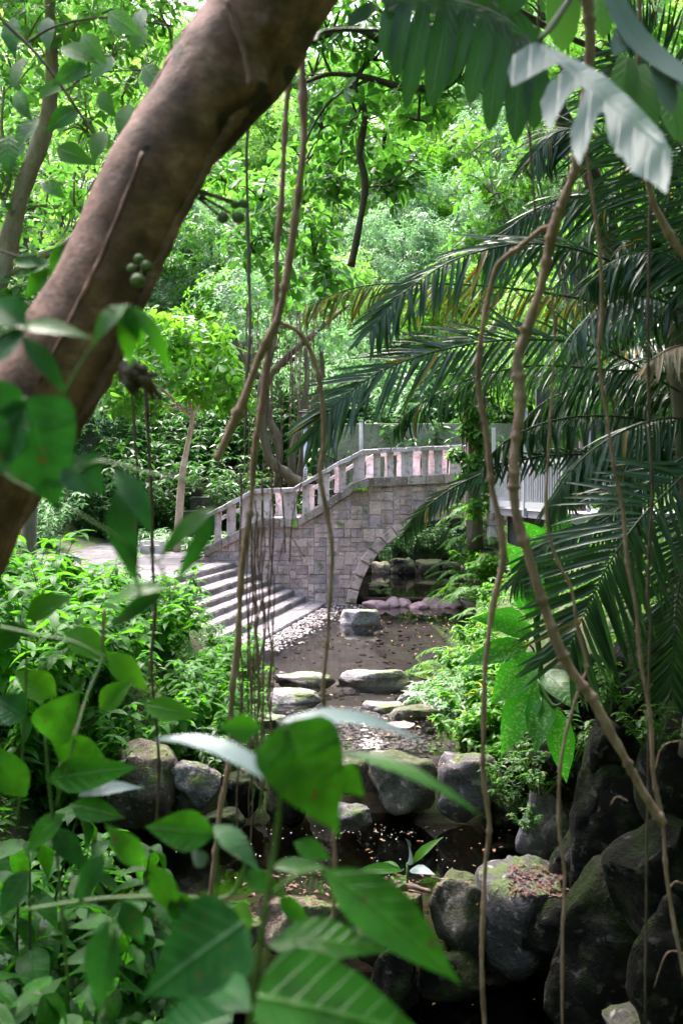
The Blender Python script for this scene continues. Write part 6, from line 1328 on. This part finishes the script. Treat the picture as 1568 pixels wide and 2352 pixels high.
fgplant('leafy branch of broad pointed leaves filling the upper left corner', (-60, -40, 3.6), specs, [([(-60, -20, 3.7), (20, 60, 3.7), (90, 130, 3.7), (150, 210, 3.7), (230, 330, 3.7)], 9), ([(60, 100, 3.8), (130, 60, 3.8), (250, 40, 3.8), (400, 60, 3.8)], 6), ([(150, 210, 3.8), (210, 170, 3.8), (330, 160, 3.8)], 5), ([(-40, 560, 3.0), (60, 590, 3.0), (150, 560, 3.0)], 5)], cat='branch', name='leafy_branch', stem='vinedark')
# ------------------------------------------------------------------ loose leaves and driftwood
def scatter(name, pts, size, lm, label, wr=.5, z=0):
    n = len(pts); a = rng.random(n)*6.28
    mb = MB(); L = size*rng.uniform(.5, 1.3, n)
    leaves(mb, 'lo', pts, np.stack([np.cos(a), np.sin(a), rng.normal(0, .06, n)], 1), np.tile([0, 0, 1.], (n, 1))+rng.normal(0, .12, (n, 3)), L, L*wr, .3, rng.random(n))
    o = mb.build(name, LG[lm], smooth=False); return tag(o, label, kind='stuff')
P_ = []
while len(P_) < 210:
    y_ = 26.6-abs(rng.normal(0, 3.6)); x_ = rng.uniform(-1.5, 4.5)
    if y_ > 16.8 and itp(y_, LE)+.3 < x_ < itp(y_, RE): P_.append((x_, y_, .012))
for i in range(60): P_.append((rng.uniform(.2, 1.2), rng.uniform(26.2, 27), .02))
for i in range(60): P_.append((rng.normal(.6, .9), rng.uniform(12.7, 16), -.085))
scatter('floating_leaves', P_, .07, 'litter', 'yellow and brown leaves floating on the pool')
P_ = [(x, y, -.832) for x, y in zip(rng.normal(.1, 1.0, 80), rng.uniform(10.1, 11.9, 80))]+[(x, y, -.832) for x, y in zip(rng.normal(.4, .5, 50), rng.normal(11.7, .15, 50))]
scatter('floating_petals', P_, .018, 'speck', 'white petals and foam specks drifting on the lower pool', .8)
P_ = [tuple(G(1000+rng.uniform(-150, 240), 1900+rng.uniform(-5, 90), -.83)) for i in range(26)]+[tuple(G(rng.uniform(980, 1350), rng.uniform(2180, 2340), -1.61)) for i in range(12)]
scatter('drifting_leaves', P_, .07, 'litter', 'orange leaves on the lower pools')
dg = bpy.context.evaluated_depsgraph_get(); bpy.context.view_layer.update(); dg = bpy.context.evaluated_depsgraph_get()
def drop(u0, u1, v0, v1, n, off=.012, maxy=14):
    out = []
    for i in range(n):
        d = ray(rng.uniform(u0, u1), rng.uniform(v0, v1)); hit, loc, nn, _, ob, _m = sc.ray_cast(dg, CAM+d*8.9, d.normalized())
        if hit and loc.y < maxy and nn.z > .3: out.append(tuple(loc+Vector((0, 0, off+rng.uniform(0, .02)))))
    return out
scatter('leaf_litter', drop(1170, 1310, 1990, 2065, 330), .055, 'redlitter', 'heap of dead reddish leaves on the flat-topped boulder')
scatter('leaf_litter', drop(560, 1010, 2010, 2110, 300), .06, 'redlitter', 'dead leaves strewn along the lower dam')
scatter('leaf_litter', drop(230, 1100, 1715, 1790, 130)+drop(1000, 1100, 2010, 2080, 20), .05, 'litter', 'a few fallen leaves on the dam boulders')
mb = MB(); a, b = W(895, 2042, 9.5), W(985, 2050, 9.6); tube(mb, [p-a for p in catmull([a, a.lerp(b, .5)+Vector((0, 0, .03)), b], 6)], [.035, .04, .03], 10, rough=.2)
tube(mb, [p-a for p in catmull([a.lerp(b, .4), a.lerp(b, .6)+Vector((0, -.1, .04)), b+Vector((.05, -.15, .02))], 6)], [.012, .006], 6)
o = mb.build('driftwood', M['vine']); o.location = a; tag(o, 'short reddish driftwood log lying on the lower dam', 'driftwood')
# undergrowth on the banks and the hillside
def cover(name, n, xr_, yr_, size, lm, label, k=4, tm='far', cond=None, lift=.12):
    P = []
    while len(P) < n:
        x = rng.uniform(*xr_); y = rng.uniform(*yr_)
        if cond and not cond(x, y): continue
        P.append((x, y, height(x, y)+lift*rng.random()))
    mb = MB(); foliage(mb, P, .12, 2, size, tm, k, wr=.45, up=1.2); o = mb.build(name, LG[lm], smooth=False); return tag(o, label, kind='stuff')
cover('ground_cover', 5200, (-9, -1.0), (3.5, 19), .11, 'mid', 'low leafy ground cover on the left bank', cond=lambda x, y: x < itp(y, LE)-.25, lift=.35)
cover('ground_cover', 5200, (1.6, 8), (5, 27), .10, 'mid', 'low leafy ground cover on the right bank', cond=lambda x, y: x > itp(y, RE)+.15, lift=.35)
cover('hillside_undergrowth', 15000, (-34, 34), (38.5, 92), .40, 'hillB', 'undergrowth covering the hillside', lift=1.2, cond=lambda x, y: abs(x) < .4*y+3)
# ------------------------------------------------------------------ camera, sky, sun
cam = bpy.data.cameras.new('camera'); co = bpy.data.objects.new('camera', cam); col.objects.link(co)
co.location = CAM; co.rotation_euler = (math.pi/2-TH, 0, 0)
cam.sensor_fit = 'VERTICAL'; cam.sensor_height = 36; cam.sensor_width = 24; cam.lens = 35.02
cam.clip_start = .05; cam.clip_end = 600
cam.dof.use_dof = True; cam.dof.focus_distance = 24; cam.dof.aperture_fstop = 3.6
sc.camera = co
w = bpy.data.worlds.new('World'); sc.world = w; w.use_nodes = True
nt = w.node_tree; bg = nt.nodes['Background']
sky = nt.nodes.new('ShaderNodeTexSky'); sky.sky_type = 'NISHITA'; sky.sun_disc = False
SEL, SAZ = math.radians(64), math.radians(-28)      # azimuth clockwise from +Y
sky.sun_elevation = SEL; sky.sun_rotation = SAZ; sky.dust_density = 5; sky.air_density = 1.0
nt.links.new(sky.outputs[0], bg.inputs[0]); bg.inputs[1].default_value = .15
sl = bpy.data.lights.new('sun', 'SUN'); sl.energy = 1.5; sl.angle = math.radians(30); sl.color = (1, .96, .90)
so = bpy.data.objects.new('sun', sl); col.objects.link(so)
dv = Vector((math.sin(SAZ)*math.cos(SEL), math.cos(SAZ)*math.cos(SEL), math.sin(SEL)))
so.rotation_euler = dv.to_track_quat('Z', 'Y').to_euler(); so.location = (0, 0, 40)
sc.view_settings.view_transform = 'Standard'; sc.view_settings.look = 'None'; sc.view_settings.gamma = 1
sc.view_settings.exposure = EXPO
sc.render.engine = 'CYCLES'
cy = sc.cycles
cy.max_bounces = 7; cy.diffuse_bounces = 4; cy.glossy_bounces = 3; cy.transmission_bounces = 4; cy.transparent_max_bounces = 8
cy.caustics_reflective = False; cy.caustics_refractive = False; cy.sample_clamp_indirect = 6
cy.use_denoising = True

if HAZE:
    mb = MB(); box(mb, (0, 42, 25), (180, 150, 84)); hz = mb.build('haze', None and [] or [], smooth=False) if False else None
    me = bpy.data.meshes.new('haze'); x0, x1, y0, y1, z0, z1 = -90, 90, -25, 135, -6, 95
    me.from_pydata([(x, y, z) for z in (z0, z1) for x, y in ((x0, y0), (x1, y0), (x1, y1), (x0, y1))], [], [(3, 2, 1, 0), (4, 5, 6, 7), (0, 1, 5, 4), (1, 2, 6, 5), (2, 3, 7, 6), (3, 0, 4, 7)])
    hz = bpy.data.objects.new('haze', me); col.objects.link(hz); tag(hz, 'thin pale haze hanging in the wooded valley', kind='stuff')
    m = bpy.data.materials.new('haze'); m.use_nodes = True; m.node_tree.nodes.clear(); v = m.node_tree.nodes.new('ShaderNodeVolumePrincipled'); v.inputs['Color'].default_value = (.9, .95, .92, 1); v.inputs['Density'].default_value = HAZE; v.inputs['Anisotropy'].default_value = .2
    o_ = m.node_tree.nodes.new('ShaderNodeOutputMaterial'); m.node_tree.links.new(v.outputs[0], o_.inputs['Volume']); me.materials.append(m)
